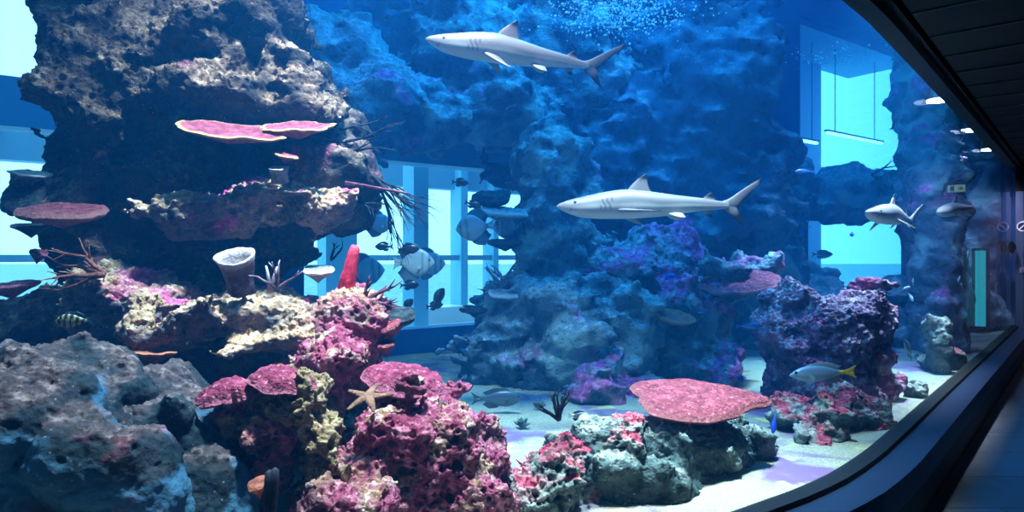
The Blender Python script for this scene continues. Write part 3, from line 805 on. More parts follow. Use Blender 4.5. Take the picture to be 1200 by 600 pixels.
plate('plate_coral', 588, 250, 6.9, px(30, 6.9), .14, 'plate_grey', 'pale grey spiky coral shelf below the dark slab at the right of the arch window', th=.06, knob=.02, tilt=(14, 4), seed=23)
plate('plate_coral', 592, 285, 7.0, px(22, 7.0), .1, 'plate_dark', 'thin dark coral shelf lower at the right of the arch window', th=.05, knob=.015, tilt=(5, 0), seed=24)
plate('plate_coral', 556, 363, 6.9, px(13, 6.9), .08, 'plate_dark', 'small dark coral tongue on the left slope of the rear rock, before the window sill', th=.05, tilt=(10, 6), seed=25)
plate('plate_coral', 590, 346, 6.8, px(18, 6.8), .12, 'plate_grey', 'pale coral shelf under the grey branching coral at the right of the window', th=.05, knob=.015, tilt=(14, 4), seed=26)
plate('plate_coral', 868, 328, 6.6, px(48, 6.6), .25, 'plate_mauve', 'long mauve coral shelf on the rear reef below the tail of the lower shark', th=.08, knob=.016, tilt=(18, -6), seed=27, bowl=-.1)
plate('plate_coral', 790, 372, 6.35, px(26, 6.35), .2, 'plate_orange', 'rust-pink coral roof over the lower dark cave of the rear reef', th=.05, tilt=(14, 8), seed=28)

# the rose table coral on the long dark rock: plate and stalk
r_ = P(818, 470, 3.95)
root = bpy.data.objects.new('table_coral', None); COL.objects.link(root); root.location = tuple(P(825, 492, 3.95))
tag(root, 'large flat rose-pink table coral on a short dark stalk over the long dark rock', 'table coral')
p_ = plate('coral_plate', 0, 0, 1, px(77, 3.95), .27, 'plate_rose', None, th=.055, knob=.014, tilt=(11, 2), rz=6, seed=31, bowl=-.06, stem=.05, sq=1.2, parent=root, wav=.1, point=.55)
p_.location = tuple(r_-P(825, 492, 3.95)+np.array([0, 0, .02]))
mb = MB(); mb.tube([(0.0, 0.02, .07), (0.0, .03, .0), (.01, .04, -.09)], [.16, .10, .12], 20)
st = mb.build('stalk', M['plate_dark'], root, smooth=True); set_attr(st.data, 'edge', np.zeros(len(st.data.vertices)))

def lathe(name, prof, mat, loc, label, cat, nz=.08, seed=0, ns=40, lean=(0, 0), edge=None):
    V = []; E = []
    for i, (r, z) in enumerate(prof):
        for k in range(ns):
            a = 2*math.pi*k/ns
            q = np.array([[math.cos(a), math.sin(a), z*4]])
            rr = r*(1+nz*float(fbm(q, 1.6, 3, seed=seed)[0])*1.6)
            V.append((rr*math.cos(a), rr*math.sin(a), z+.35*nz*r*float(fbm(q, 3., 2, seed=seed+3)[0])*1.)); E.append(edge[i] if edge else 0)
    Fs = []
    for i in range(len(prof)-1):
        for k in range(ns):
            k2 = (k+1) % ns; Fs.append((i*ns+k, i*ns+k2, (i+1)*ns+k2, (i+1)*ns+k))
    n = len(prof)*ns; V += [(0, 0, prof[0][1]), (0, 0, prof[-1][1])]; E += [0, 0]
    for k in range(ns):
        k2 = (k+1) % ns; Fs.append((n, k2, k)); Fs.append((n+1, (len(prof)-1)*ns+k, (len(prof)-1)*ns+k2))
    me = mesh(name, V, Fs); set_attr(me, 'edge', E); o = link(name, me, M[mat]); o.location = tuple(loc)
    o.rotation_euler = (math.radians(lean[0]), math.radians(lean[1]), 0)
    tag(o, label, cat); return o

R = px(22, 3.75)
lathe('barrel_sponge', [(R*.72, -.03), (R*.66, .04), (R*.74, .12), (R*.86, .18), (R*1.0, .225), (R*1.0, .238), (R*.9, .235), (R*.75, .19), (R*.55, .14), (R*.2, .12)],
      'sponge_barrel', P(282, 337, 3.75), 'barrel sponge with a pale ragged rim standing on the wide ledge', 'sponge', .16, 4, lean=(26, 0), edge=[0, 0, 0, .1, .8, 1, .9, .4, .2, .1]).scale = (1, 1, .82)
R = px(8, 3.95)
lathe('tube_sponge', [(R*1.25, -.03), (R*1.15, .06), (R, .12), (R*.92, .18), (R*.75, .235), (R*.5, .255), (R*.3, .245)],
      'sponge_red', P(406, 338, 3.95), 'red finger-like tube sponge standing at the right end of the wide ledge', 'sponge', .1, 9, lean=(0, 12), edge=[0, 0, 0, .1, .2, .3, .2])
lathe('cup_sponge', [(.05, -.03), (.045, .02), (.052, .04), (.056, .06), (.047, .055), (.02, .03)], 'plate_grey', P(328, 208, 4.02),
      'tiny cup sponge in the recess beside the pale end of the upper ledge', 'sponge', .1, 2, edge=[0, 0, .3, 1, .6, 0], lean=(18, 0))

def branches(name, loc, mat, label, cat, dirs, length, rad, depth=3, split=(2, 3), spread=35, shrink=.72, bend=.25, seed=0, flat=None, grav=0., n=7, tip=.4, segs=4, group=None):
    rnd = random.Random(seed); mb = MB(); A_ = []
    def grow(p, d, L, r, lev):
        pts = [np.array(p)]; dd = np.array(d, float); rads = [r]
        for k in range(segs):
            dd = dd+bend*np.array([rnd.uniform(-1, 1), rnd.uniform(-1, 1), rnd.uniform(-1, 1)])*.5+np.array([0, 0, grav])
            if flat is not None: dd = dd-np.asarray(flat)*np.dot(dd, flat)*.8
            dd /= np.linalg.norm(dd); pts.append(pts[-1]+dd*L/segs); rads.append(r*(1-(.35 if lev else tip+.25)*(k+1)/segs))
        n0 = len(mb.V); mb.tube(pts, rads, n)
        m = len(mb.V)-n0
        for k in range(m):
            ring = min(k//n, segs) if k < (segs+1)*n else (0 if k == m-2 else segs)
            A_.append(max(0., (ring/segs-.45)/.55) if lev == 0 else 0.)
        if lev > 0:
            for j in range(rnd.randint(*split)):
                k = segs if j == 0 else rnd.randint(max(1, segs-2), segs)
                ax = np.cross(dd, [rnd.uniform(-1, 1), rnd.uniform(-1, 1), rnd.uniform(-1, 1)])
                if flat is not None: ax = np.asarray(flat, float)*rnd.choice([-1, 1])
                ax = ax/(np.linalg.norm(ax)+1e-9); an = math.radians(rnd.uniform(.35, 1)*spread)
                nd = np.array(Matrix.Rotation(an, 3, Vector(ax)) @ Vector(dd))
                grow(pts[k]-nd*rads[k]*.5, nd, L*shrink*rnd.uniform(.75, 1.2), rads[k]*.85, lev-1)
    for i, d in enumerate(dirs):
        d = np.array(d, float); d /= np.linalg.norm(d)
        grow((0, 0, 0), d, length*rnd.uniform(.85, 1.15), rad, depth)
    me = mesh(name, mb.V, mb.F); set_attr(me, 'edge', A_); o = link(name, me, M[mat]); o.location = tuple(loc)
    tag(o, label, cat, group); return o

Ynorm = np.array([.1, 1, 0])/np.linalg.norm([.1, 1, 0])
branches('staghorn_coral', P(122, 322, 3.75), 'branch_brown', 'brown antler-like branching coral below the dark red plate coral', 'branch coral',
         [(-1, -.2, .25), (-1, -.3, -.25), (-.8, -.1, .8), (-.6, -.3, .1)], .14, .016, 2, (2, 3), 40, .75, .3, 5)
branches('branch_coral', P(325, 338, 3.72), 'branch_white', 'thin pale-tipped branching coral right of the barrel sponge', 'branch coral',
         [(-.1, 0, 1), (.15, -.1, 1.), (.9, -.1, .6), (-.8, 0, .7)], .11, .010, 1, (1, 2), 45, .6, .25, 8)
branches('branch_coral', P(316, 342, 3.9), 'branch_white', 'stubby two-pronged grey coral between barrel sponge and pale-tipped coral', 'branch coral',
         [(-.05, 0, 1), (.3, 0, 1)], .15, .016, 0, (1, 1), 30, .6, .1, 9)
for k, (uu, vv, dx, dz, L, lab) in enumerate([(398, 152, 1, .1, .17, 'dark sea whip branch, uppermost of the four reaching right over the arch window'), (405, 166, 1, .14, .24, 'thick forked dark sea whip reaching up and right, second from the top'),
                                             (392, 184, 1, .06, .22, 'long dark sea whip branch, third from the top over the window'), (398, 235, 1, -.02, .17, 'short dark sea whip branch, lowest of the four beside the window')]):
    branches('sea_whip', P(uu, vv, 4.75), 'branch_dark', lab, 'sea whip', [(dx, -.3, dz)], L, .012, 2, (2, 3), 26, .72, .16, 20+k, segs=5)
branches('sea_fan', P(436, 205, 4.5), 'branch_dark', 'drooping fan of dark strands hanging across the arch window', 'sea fan',
         [(.8, 0, -.45), (.75, -.1, -.62), (.62, .05, -.8), (.85, .1, -.6), (.5, 0, -.9)], .19, .012, 3, (2, 3), 24, .86, .14, 31, n=5, segs=4, tip=.3)
branches('sea_whip', P(405, 214, 4.45), 'branch_mauve', 'smooth reddish rod coral slanting down across the top of the sea fan', 'sea whip', [(1, -.1, -.17)], .42, .013, 0, (1, 1), 20, .7, .02, 40, tip=.1)
branches('branch_coral', P(388, 305, 4.9), 'branch_dark', 'small dark branching coral seen against the cyan window left of the red sponge', 'branch coral', [(.4, 0, 1), (.9, 0, .6), (0, 0, 1)], .08, .009, 2, (2, 2), 40, .7, .3, 41)
branches('branch_coral', P(424, 360, 3.82), 'branch_mauve', 'mauve thicket of flat-tipped branches right of the red tube sponge', 'branch coral',
         [(1, -.2, .35), (1, 0, 0), (.7, -.3, .8), (.9, .1, -.35), (.2, -.3, 1), (1, -.2, .15)], .10, .02, 2, (2, 3), 36, .75, .3, 42)
branches('branch_coral', P(590, 335, 6.9), 'branch_grey', 'grey branching coral on the rear rock at the right of the arch window', 'branch coral',
         [(-1, -.2, .4), (-.7, -.2, .9), (-.2, -.2, 1), (.3, -.2, 1), (-1, -.1, 0)], .14, .02, 2, (2, 3), 40, .72, .3, 43)
branches('branch_coral', P(655, 492, 3.5), 'branch_dark', 'dark upright tree-like coral on top of the holed grey rock', 'branch coral',
         [(-.12, 0, 1), (.15, 0, 1), (0, -.15, 1), (-.3, 0, 1), (.3, .1, 1), (-.7, 0, .4)], .075, .012, 2, (2, 3), 20, .68, .3, 44)
branches('branch_coral', P(627, 556, 3.75), 'branch_pink', 'pink finger coral on the sand left of the holed grey rock', 'branch coral',
         [(-1, -.3, .25), (-1, 0, .6), (-.7, -.5, .1), (-.5, 0, 1), (-1, .1, .05)], .085, .017, 1, (2, 3), 42, .8, .3, 45)
branches('branch_coral', P(1022, 205, 9.5), 'branch_dark', 'small dark branching coral above the turning shark', 'branch coral', [(1, 0, .5), (1, 0, -.1), (.6, 0, -.5)], .16, .022, 2, (2, 2), 40, .75, .3, 46)
branches('polyp_tuft', P(612, 500, 5.0), 'tuft', 'round green tuft on the sand between the pink mound and the dark tree-like coral', 'tuft', [(math.cos(k), math.sin(k), .6+.5*(k % 3)) for k in range(16)], .05, .012, 1, (2, 2), 40, .6, .2, 47)
branches('polyp_tuft', P(632, 478, 5.6), 'tuft', 'farther green tuft on the sand, just behind the dark tree-like coral', 'tuft', [(math.cos(k), math.sin(k), .6+.5*(k % 3)) for k in range(16)], .05, .012, 1, (2, 2), 40, .6, .2, 48)
branches('polyp_tuft', P(790, 592, 3.42), 'tuft', 'grey-green tuft on the sand at the foot of the long dark rock', 'tuft', [(math.cos(k), math.sin(k), .6+.5*(k % 3)) for k in range(16)], .028, .007, 1, (2, 2), 40, .6, .2, 49)
# dark stalk and starfish in front of the pink rocks
branches('dead_stalk', P(316, 606, 2.5), 'branch_dark', 'dark broken stalk sticking up at the bottom edge before the bright pink rock', 'stalk', [(.12, 0, 1), (-.02, 0, 1)], .17, .022, 0, (1, 1), 10, 1, .05, 50, n=9, tip=.0)

def starfish(loc, R, mat, label, rot, tilt):
    V = []; Fs = []; na, ns = 22, 8
    mb = MB()
    for k in range(5):
        a = rot+2*math.pi*k/5
        pts = [np.array([math.cos(a+.10*math.sin(k*2.+t*2)*t)*R*t, math.sin(a+.10*math.sin(k*2+t*2)*t)*R*t, .012*(1-t)]) for t in np.linspace(0, 1, 9)]
        mb.tube(pts, [R*(.24-.17*t) for t in np.linspace(0, 1, 9)], 10)
    V = np.array(mb.V); V[:, 2] *= .55
    me = mesh('starfish', V, mb.F); set_attr(me, 'edge', np.clip(1-np.linalg.norm(V[:, :2], axis=1)/R*1.5, 0, 1)*.5)
    o = link('starfish', me, M['star']); o.location = tuple(loc); o.rotation_euler = tuple(math.radians(x) for x in tilt)
    return tag(o, label, 'starfish')
starfish(P(431, 466, 3.13), px(28, 3.22), 'star', 'tan five-armed starfish lying on the pink mound', .15, (24, 0, 0))
# ------------------------------------------------------------------ fish and sharks
def fin_mesh(secs, nrm, nc=12, nsub=3):
    """secs: root to tip, each (leading point, trailing point, thickness); closed lens-shaped blade"""
    LE = np.array([s[0] for s in secs], float); TE = np.array([s[1] for s in secs], float); TH = np.array([s[2] for s in secs], float)
    m = (len(secs)-1)*nsub+1; tq = np.linspace(0, len(secs)-1, m); tk = np.arange(len(secs))
    def cr(a):
        out = np.zeros((m, a.shape[1]))
        for i, t in enumerate(tq):
            k = min(int(t), len(a)-2); f = t-k
            p0, p1, p2, p3 = a[max(k-1, 0)], a[k], a[k+1], a[min(k+2, len(a)-1)]
            out[i] = .5*((2*p1)+(-p0+p2)*f+(2*p0-5*p1+4*p2-p3)*f*f+(-p0+3*p1-3*p2+p3)*f**3)
        return out
    LE = cr(LE); TE = cr(TE); TH = np.interp(tq, tk, TH)
    c = (1-np.cos(np.linspace(0, math.pi, nc)))/2
    prof = np.clip(2.6*np.sqrt(np.clip(c, 0, 1))*(1-c)**.9, 0, None); prof /= prof.max(); prof = np.maximum(prof, .10); prof[-1] = .06; prof[0] = .06
    nrm = np.array(nrm, float); nrm /= np.linalg.norm(nrm)
    V = []; SP = []; CH = []
    for i in range(m):
        for sgn in (1, -1):
            for j in range(nc):
                V.append(LE[i]+(TE[i]-LE[i])*c[j]+nrm*sgn*TH[i]*.5*prof[j]); SP.append(i/(m-1)); CH.append(c[j])
    Fs = []; w_ = 2*nc
    for i in range(m-1):
        for j in range(nc-1):
            a = i*w_+j; Fs.append((a, a+1, a+w_+1, a+w_))
            a = i*w_+nc+j; Fs.append((a, a+w_, a+w_+1, a+1))
        a = i*w_; Fs.append((a, a+w_, a+w_+nc, a+nc))
        a = i*w_+nc-1; Fs.append((a, a+nc, a+w_+nc, a+w_))
    for i, fl in ((0, False), (m-1, True)):
        for j in range(nc-1):
            q = (i*w_+j, i*w_+nc+j, i*w_+nc+j+1, i*w_+j+1); Fs.append(q[::-1] if fl else q)
    return np.array(V), Fs, np.array(SP), np.array(CH)

def creature(name, L, top, bot, wid, fins, tint, bend=None, n=30, m=16, mat='fish', eye=None, power=2.0):
    """one continuous body lofted nose (x=0) to tail root (x=1), blades for fins, painted by tint(kind, x, z, up, span, chord); returns object facing -x"""
    s = (1-np.cos(np.linspace(0, math.pi, n)))/2*.5+np.linspace(0, 1, n)*.5
    def sm(tb):
        tb = np.array(tb); x = np.linspace(0, 1, 401); yv = np.interp(x, tb[:, 0], tb[:, 1])
        k = np.ones(31)/31; yp = np.concatenate([np.full(15, yv[0]), yv, np.full(15, yv[-1])]); ys = np.convolve(yp, k, 'valid')
        wgt = np.clip(x/.05, 0, 1); return np.interp(s, x, ys*wgt+yv*(1-wgt))
    T, B_, W_ = sm(top), sm(bot), sm(wid)
    V = []; K = []
    for i in range(n):
        md = (T[i]+B_[i])/2; hh = (T[i]-B_[i])/2
        for k in range(m):
            a = 2*math.pi*k/m; ca, sa = math.cos(a), math.sin(a)
            e = 2/power
            V.append((s[i], W_[i]*math.copysign(abs(ca)**e, ca), md+hh*math.copysign(abs(sa)**e, sa))); K.append((0, sa, 0, 0))
    Fs = [(i*m+k, (i+1)*m+k, (i+1)*m+(k+1) % m, i*m+(k+1) % m) for i in range(n-1) for k in range(m)]
    V += [(-.004, 0, (T[0]+B_[0])/2), (1.0, 0, (T[-1]+B_[-1])/2)]; K += [(0, 0, 0, 0)]*2
    q = n*m
    Fs += [(q, k, (k+1) % m) for k in range(m)]+[(q+1, (n-1)*m+(k+1) % m, (n-1)*m+k) for k in range(m)]
    V = list(V)
    for fi, (secs, nrm) in enumerate(fins):
        v, f, sp, ch = fin_mesh(secs, nrm); o0 = len(V)
        V += [tuple(x) for x in v]; Fs += [tuple(i+o0 for i in g) for g in f]
        K += [(fi+1, 0, a, b_) for a, b_ in zip(sp, ch)]
    V = np.array(V)
    colr = np.array([tint(k[0], p[0], p[2], k[1], k[2], k[3]) for p, k in zip(V, K)])
    if bend is not None: V[:, 1] += bend(V[:, 0])
    V[:, 0] -= .5; V *= L
    me = mesh(name, V, Fs)
    a = me.attributes.new('tint', 'FLOAT_COLOR', 'POINT'); a.data.foreach_set('color', np.concatenate([colr, np.ones((len(colr), 1))], 1).astype(np.float32).ravel())
    o = link(name, me, M[mat])
    if eye is not None:
        ex_, ez, er = eye
        wy = float(np.interp(ex_, s, W_)); md = float(np.interp(ex_, s, (T+B_)/2)); hh = float(np.interp(ex_, s, (T-B_)/2))
        wy *= math.sqrt(max(0.02, 1-min(1, ((ez-md)/hh))**2))
        off = float(bend(np.array([ex_]))[0]) if bend is not None else 0
        for sg in (-1, 1):
            mb = MB(); c = np.array([ex_-.5, off+sg*(wy-er*.35), ez])*L
            ns_, nr_ = 12, 7; vv = []; ff = []
            for i in range(nr_+1):
                for k in range(ns_):
                    th = math.pi*i/nr_; ph = 2*math.pi*k/ns_
                    vv.append(c+er*L*np.array([math.sin(th)*math.cos(ph), math.cos(th)*.75*sg, math.sin(th)*math.sin(ph)]))
            for i in range(nr_):
                for k in range(ns_):
                    g = (i*ns_+k, i*ns_+(k+1) % ns_, (i+1)*ns_+(k+1) % ns_, (i+1)*ns_+k); ff.append(g if sg < 0 else g[::-1])
            mb.add(vv, ff); mb.build('eye', M['eye'], o, smooth=True)
    return o

def put(o, u, v, y, yaw=0, pitch=0, roll=0):
    """yaw 0 faces left in the picture, 180 faces right; pitch lifts the nose"""
    o.location = tuple(P(u, v, y)); o.rotation_mode = 'XYZ'
    o.rotation_euler = (Matrix.Rotation(math.radians(yaw), 3, 'Z') @ Matrix.Rotation(math.radians(pitch), 3, 'Y') @ Matrix.Rotation(math.radians(roll), 3, 'X')).to_euler()
    return o

def dup(o, name=None):
    c = o.copy(); COL.objects.link(c)
    for ch in list(o.children):
        d = ch.copy(); COL.objects.link(d); d.parent = c
    return c

# ---- blacktip reef shark
S_TOP = [(0, .004), (.02, .018), (.044, .028), (.1, .044), (.155, .056), (.265, .083), (.36, .098), (.41, .102), (.55, .088), (.71, .064), (.86, .047), (.95, .031), (1, .026)]
S_BOT = [(0, -.006), (.02, -.02), (.044, -.033), (.09, -.053), (.13, -.064), (.2, -.072), (.265, -.075), (.43, -.073), (.6, -.062), (.75, -.040), (.87, -.025), (.95, -.016), (1, -.012)]
S_WID = [(0, .006), (.015, .026), (.044, .045), (.09, .06), (.13, .069), (.2, .078), (.27, .083), (.42, .082), (.6, .062), (.75, .04), (.9, .02), (1, .013)]
GREY_T = np.array(lin(128, 120, 124)); GREY_S = np.array(lin(132, 126, 130)); BELLY = np.array(lin(206, 204, 198)); BLK = np.array(lin(20, 20, 24))
def shark_tint(kind, x, z, up, sp, ch):
    if kind == 0:
        g = float(sstep(-.22, .10, up+.06*math.sin(x*23)))
        band = math.exp(-((up-.02)/.16)**2)*float(sstep(.3, .45, x))*float(1-sstep(.75, .9, x))
        c = BELLY*(1-g)+(GREY_T*float(sstep(.1, .8, up))+GREY_S*(1-float(sstep(.1, .8, up))))*g
        c = c*(1-.35*band)
        for k in range(5):
            xs = .262+.0135*k
            if abs(x-xs-.02*(up-.1)) < .0026 and -.35 < up < .45: c = c*.35
        if up < -.25 and abs(x-.075-.03*(up+.7)) < .006 and up > -.8: c = c*.5
        return c
    base = GREY_T if kind in (1, 2, 3, 4) else GREY_S*.95
    if kind in (5, 6): base = GREY_S*.8           # pectorals
    if kind in (7, 8, 9): base = BELLY*.55
    tip = {1: .60, 2: .30, 5: .84, 6: .84, 7: .7, 8: .7, 9: .45, 3: .86, 4: .42}[kind]
    k = float(sstep(tip-.05, tip+.04, sp))
    if kind == 3: k = max(k, float(sstep(.84, .95, ch)))
    if kind in (4,): k = max(k, float(sstep(.9, .97, ch))*.9)
    if kind in (1, 2): k = max(k, .5*float(sstep(.93, .99, ch)))
    return base*(1-k)+BLK*k
def fin(secs, nrm): return (secs, nrm)
def shark_fins(pl, pr):
    f = []
    # 1 first dorsal
    f.append(fin([((.405, 0, .080), (.568, 0, .070), .03), ((.43, 0, .118), (.545, 0, .105), .022), ((.462, 0, .150), (.533, 0, .142), .014), ((.495, 0, .178), (.530, 0, .175), .008), ((.520, 0, .194), (.531, 0, .193), .004)], (0, 1, 0)))
    # 2 second dorsal
    f.append(fin([((.845, 0, .036), (.925, 0, .030), .014), ((.868, 0, .062), (.918, 0, .050), .009), ((.89, 0, .077), (.91, 0, .068), .005), ((.9, 0, .081), (.908, 0, .079), .003)], (0, 1, 0)))
    # 3 upper tail lobe, 4 lower tail lobe
    f.append(fin([((.955, 0, .028), (1.015, 0, -.022), .022), ((1.0, 0, .044), (1.052, 0, -.004), .018), ((1.06, 0, .085), (1.092, 0, .045), .012), ((1.12, 0, .125), (1.142, 0, .095), .008), ((1.165, 0, .152), (1.178, 0, .125), .005), ((1.194, 0, .172), (1.2, 0, .158), .003)], (0, 1, 0)))
    f.append(fin([((.962, 0, .0), (1.03, 0, .022), .02), ((.99, 0, -.030), (1.05, 0, -.005), .014), ((1.03, 0, -.066), (1.066, 0, -.045), .009), ((1.072, 0, -.098), (1.086, 0, -.088), .005), ((1.098, 0, -.112), (1.102, 0, -.108), .003)], (0, 1, 0)))
    for sg, (dx, dy, dz) in ((-1, pl), (1, pr)):
        r = np.array([.335, sg*.062, -.030]); d = np.array([dx, sg*dy, dz])
        nr = np.cross(d, [1, 0, 0]); 
        f.append(fin([(r, r+[.10, 0, -.004], .026), (r+d*.3+[.02, 0, 0], r+d*.3+[.10, 0, -.004], .02), (r+d*.62+[.045, 0, 0], r+d*.62+[.100, 0, -.004], .013), (r+d*.88+[.075, 0, 0], r+d*.88+[.105, 0, -.004], .007), (r+d+[.105, 0, 0], r+d+[.115, 0, 0], .003)], nr))
    for sg in (-1, 1):
        r = np.array([.635, sg*.032, -.045]); d = np.array([.03, sg*.055, -.035]); nr = np.cross(d, [1, 0, 0])
        f.append(fin([(r, r+[.09, 0, .003], .014), (r+d*.6+[.03, 0, 0], r+d*.6+[.085, 0, 0], .008), (r+d+[.06, 0, 0], r+d+[.075, 0, 0], .003)], nr))
    f.append(fin([((.835, 0, -.022), (.905, 0, -.014), .012), ((.86, 0, -.044), (.902, 0, -.036), .008), ((.882, 0, -.060), (.905, 0, -.054), .005), ((.9, 0, -.068), (.908, 0, -.065), .003)], (0, 1, 0)))
    return f
def shark(L, pl, pr, bend, label, group=None):
    o = creature('reef_shark', L, S_TOP, S_BOT, S_WID, shark_fins(pl, pr), shark_tint, bend, 130, 40, 'shark', (.108, .014, .0105), 2.15)
    return tag(o, label, 'shark', group)
sk = shark(1.165, (.10, .11, -.075), (.06, .12, -.085), lambda x: .03*np.sin((x-.35)*4.2)*np.clip(x-.3, 0, 1), 'grey reef shark with black fin tips gliding left at the top of the picture')
put(sk, 596, 62, 4.75, 6, 8.0, 10)
sk.scale = (.99,)*3
sk = shark(1.165, (.14, .13, -.020), (.10, .13, -.06), lambda x: -.035*np.sin((x-.35)*4.)*np.clip(x-.3, 0, 1), 'grey reef shark swimming level to the left in front of the blue rock wall')
put(sk, 752, 242, 4.7, -4, 0.5, -4)
sk = shark(1.0, (.06, .13, -.08), (.06, .13, -.08), lambda x: .12*np.sin((x-.3)*3)*np.clip(x-.3, 0, 1), 'smaller reef shark turning towards the viewer near the right end of the window')
put(sk, 1049, 254, 6.6, 38, 2, 0); sk.scale = (1.15,)*3
sk = shark(1.0, (.06, .13, -.08), (.06, .13, -.08), lambda x: -.16*np.sin((x-.25)*3)*np.clip(x-.25, 0, 1), 'farthest reef shark, just below the mirrored exit sign before the tall rock pillar')
put(sk, 1116, 246, 7.6, 40, -6, 8); sk.scale = (.85,)*3

# ---- bony fish
def tail(x0, h0, x1, h1, fork, th=.016):
    return [fin([((x0, 0, 0), (x1-fork, 0, 0), th), ((x0+.3*(x1-x0), 0, sg*h0*1.3), (x1-fork*.7, 0, sg*h1*.45), th*.7), ((x0+.6*(x1-x0), 0, sg*h1*.6), (x1-fork*.3, 0, sg*h1*.8), th*.5), ((x1-.03, 0, sg*h1*.97), (x1, 0, sg*h1), th*.3)], (0, 1, 0)) for sg in (1, -1)]
def ridge(pts, th=.02):
    """a long low fin: pts of (x, z base, z top, sweep)"""
    secs = [((pts[0][0], 0, pts[0][1]), (pts[-1][0], 0, pts[-1][1]), th)]
    return secs
def long_fin(x0, x1, zr0, zr1, h, sw, th=.02):
    """dorsal or anal fin: root from x0 to x1, height h (signed), swept back by sw"""
    return fin([((x0, 0, zr0), (x1, 0, zr1), th), ((x0+.06*(x1-x0)+sw*.3, 0, zr0+h*.5), (x1+sw*.35, 0, zr1+h*.45), th*.7), ((x0+.25*(x1-x0)+sw*.6, 0, zr0+h*.85), (x1+sw*.7, 0, zr1+h*.7), th*.45), ((x0+.55*(x1-x0)+sw, 0, zr0+h), (x1+sw, 0, zr1+h*.8), th*.25)], (0, 1, 0))
def pec(x, z, w_, L_, sp=.5):
    return [fin([((x, sg*w_, z), (x+.03, sg*w_, z-.07), .012), ((x+L_*.5, sg*(w_+L_*sp*.5), z+.01), (x+L_*.5, sg*(w_+L_*sp*.5), z-.1), .008), ((x+L_, sg*(w_+L_*sp), z-.03), (x+L_, sg*(w_+L_*sp), z-.07), .004)], (.5, sg, 0)) for sg in (-1, 1)]

def batfish(L=.30):
    body, back = np.array(lin(165, 182, 190)), np.array(lin(96, 120, 136))
    def tint(k, x, z, up, sp, ch):
        c = body*(1-.5*float(sstep(-.1, .9, up)))+back*.5*float(sstep(-.1, .9, up))
        if k == 0:
            for xc in (.14, .34):
                c = c*(1-.55*math.exp(-((x-xc)/.03)**2))
            c = c*(1-.5*float(sstep(.86, .95, x)))
        elif k <= 2: c = body*.9 if sp < .7 else body*.6
        elif k <= 4: c = back*.8*(1-.7*float(sstep(.6, .95, ch)))
        return c
    fins = tail(.93, .07, 1.22, .20, .05)+[long_fin(.38, .94, .36, .10, .24, .14), long_fin(.42, .94, -.36, -.10, -.22, .14)]+pec(.34, -.08, .09, .14)
    return creature('batfish', L, [(0, .02), (.05, .12), (.15, .25), (.3, .37), (.45, .42), (.6, .39), (.75, .28), (.88, .14), (.95, .09), (1, .08)],
                    [(0, -.02), (.05, -.10), (.15, -.22), (.3, -.36), (.45, -.42), (.6, -.39), (.75, -.28), (.88, -.14), (.95, -.09), (1, -.08)],
                    [(0, .01), (.06, .05), (.2, .09), (.4, .105), (.6, .085), (.8, .05), (.95, .025), (1, .018)], fins, tint, None, 26, 18, 'fish', (.14, .08, .03))
def simple_fish(name, L, depth, col, belly, finc, tail_c=None, stripes=None, fork=.08, slim=1., back=None, eyecol=None):
    col, belly, finc = [np.array(lin(*c)) for c in (col, belly, finc)]; tc = finc if tail_c is None else np.array(lin(*tail_c))
    d = depth
    def tint(k, x, z, up, sp, ch):
        if k == 0:
            g = float(sstep(-.5, .4, up)); c = belly*(1-g)+col*g
            if stripes:
                for xc, wd_, sc_ in stripes: 
                    if abs(x-xc-.03*up) < wd_: c = np.array(lin(*sc_))
            if tail_c is not None: c = c*(1-float(sstep(.86, .97, x)))+tc*float(sstep(.86, .97, x))
            return c
        return tc if k <= 2 else finc
    fins = tail(.94, .06*d/.3, 1.24, .75*d, fork)+[long_fin(.30, .9, .88*d, .4*d, .42*d, .06), long_fin(.55, .9, -.8*d, -.4*d, -.4*d, .06)]+pec(.30, -.1*d, .35*d, .12)
    return creature(name, L, [(0, .01), (.04, .22*d), (.12, .55*d), (.25, .88*d), (.4, d), (.6, .88*d), (.8, .5*d), (.93, .26*d), (1, .24*d)],
                    [(0, -.01), (.04, -.2*d), (.12, -.5*d), (.25, -.85*d), (.4, -d), (.6, -.88*d), (.8, -.48*d), (.93, -.25*d), (1, -.23*d)],
                    [(0, .01), (.05, .2*d*slim), (.2, .42*d*slim), (.4, .46*d*slim), (.65, .34*d*slim), (.9, .12*d*slim), (1, .06*d)], fins, tint, None, 22, 14, 'fish', (.11, .28*d, .028))

bat = batfish()
bats = [(489, 308, 5.9, 176, 0, 1.0, 'big pale batfish in the middle of the arch window, facing right'), (506, 309, 6.9, 168, 0, .95, 'batfish half hidden behind the big pale batfish, facing right'),
        (553, 267, 6.6, 10, -8, 1.05, 'pale batfish facing left in the right half of the arch window'), (592, 266, 7.0, 30, 0, .95, 'batfish at the right edge of the arch window, partly behind the rock'),
        (432, 318, 7.4, 172, 5, 1.2, 'faint batfish behind the red tube sponge'), (446, 262, 6.8, 190, 0, .8, 'faint batfish behind the drooping sea fan at the left of the window')]
for i, (u, v, y, yaw, pi_, sc_, lab) in enumerate(bats):
    o = bat if i == 0 else dup(bat); put(o, u, v, y, yaw, pi_); o.scale = (sc_,)*3; tag(o, lab, 'fish', 'batfish in the arch window')
dam = simple_fish('damselfish', .13, .27, (22, 26, 34), (34, 38, 46), (18, 22, 30))
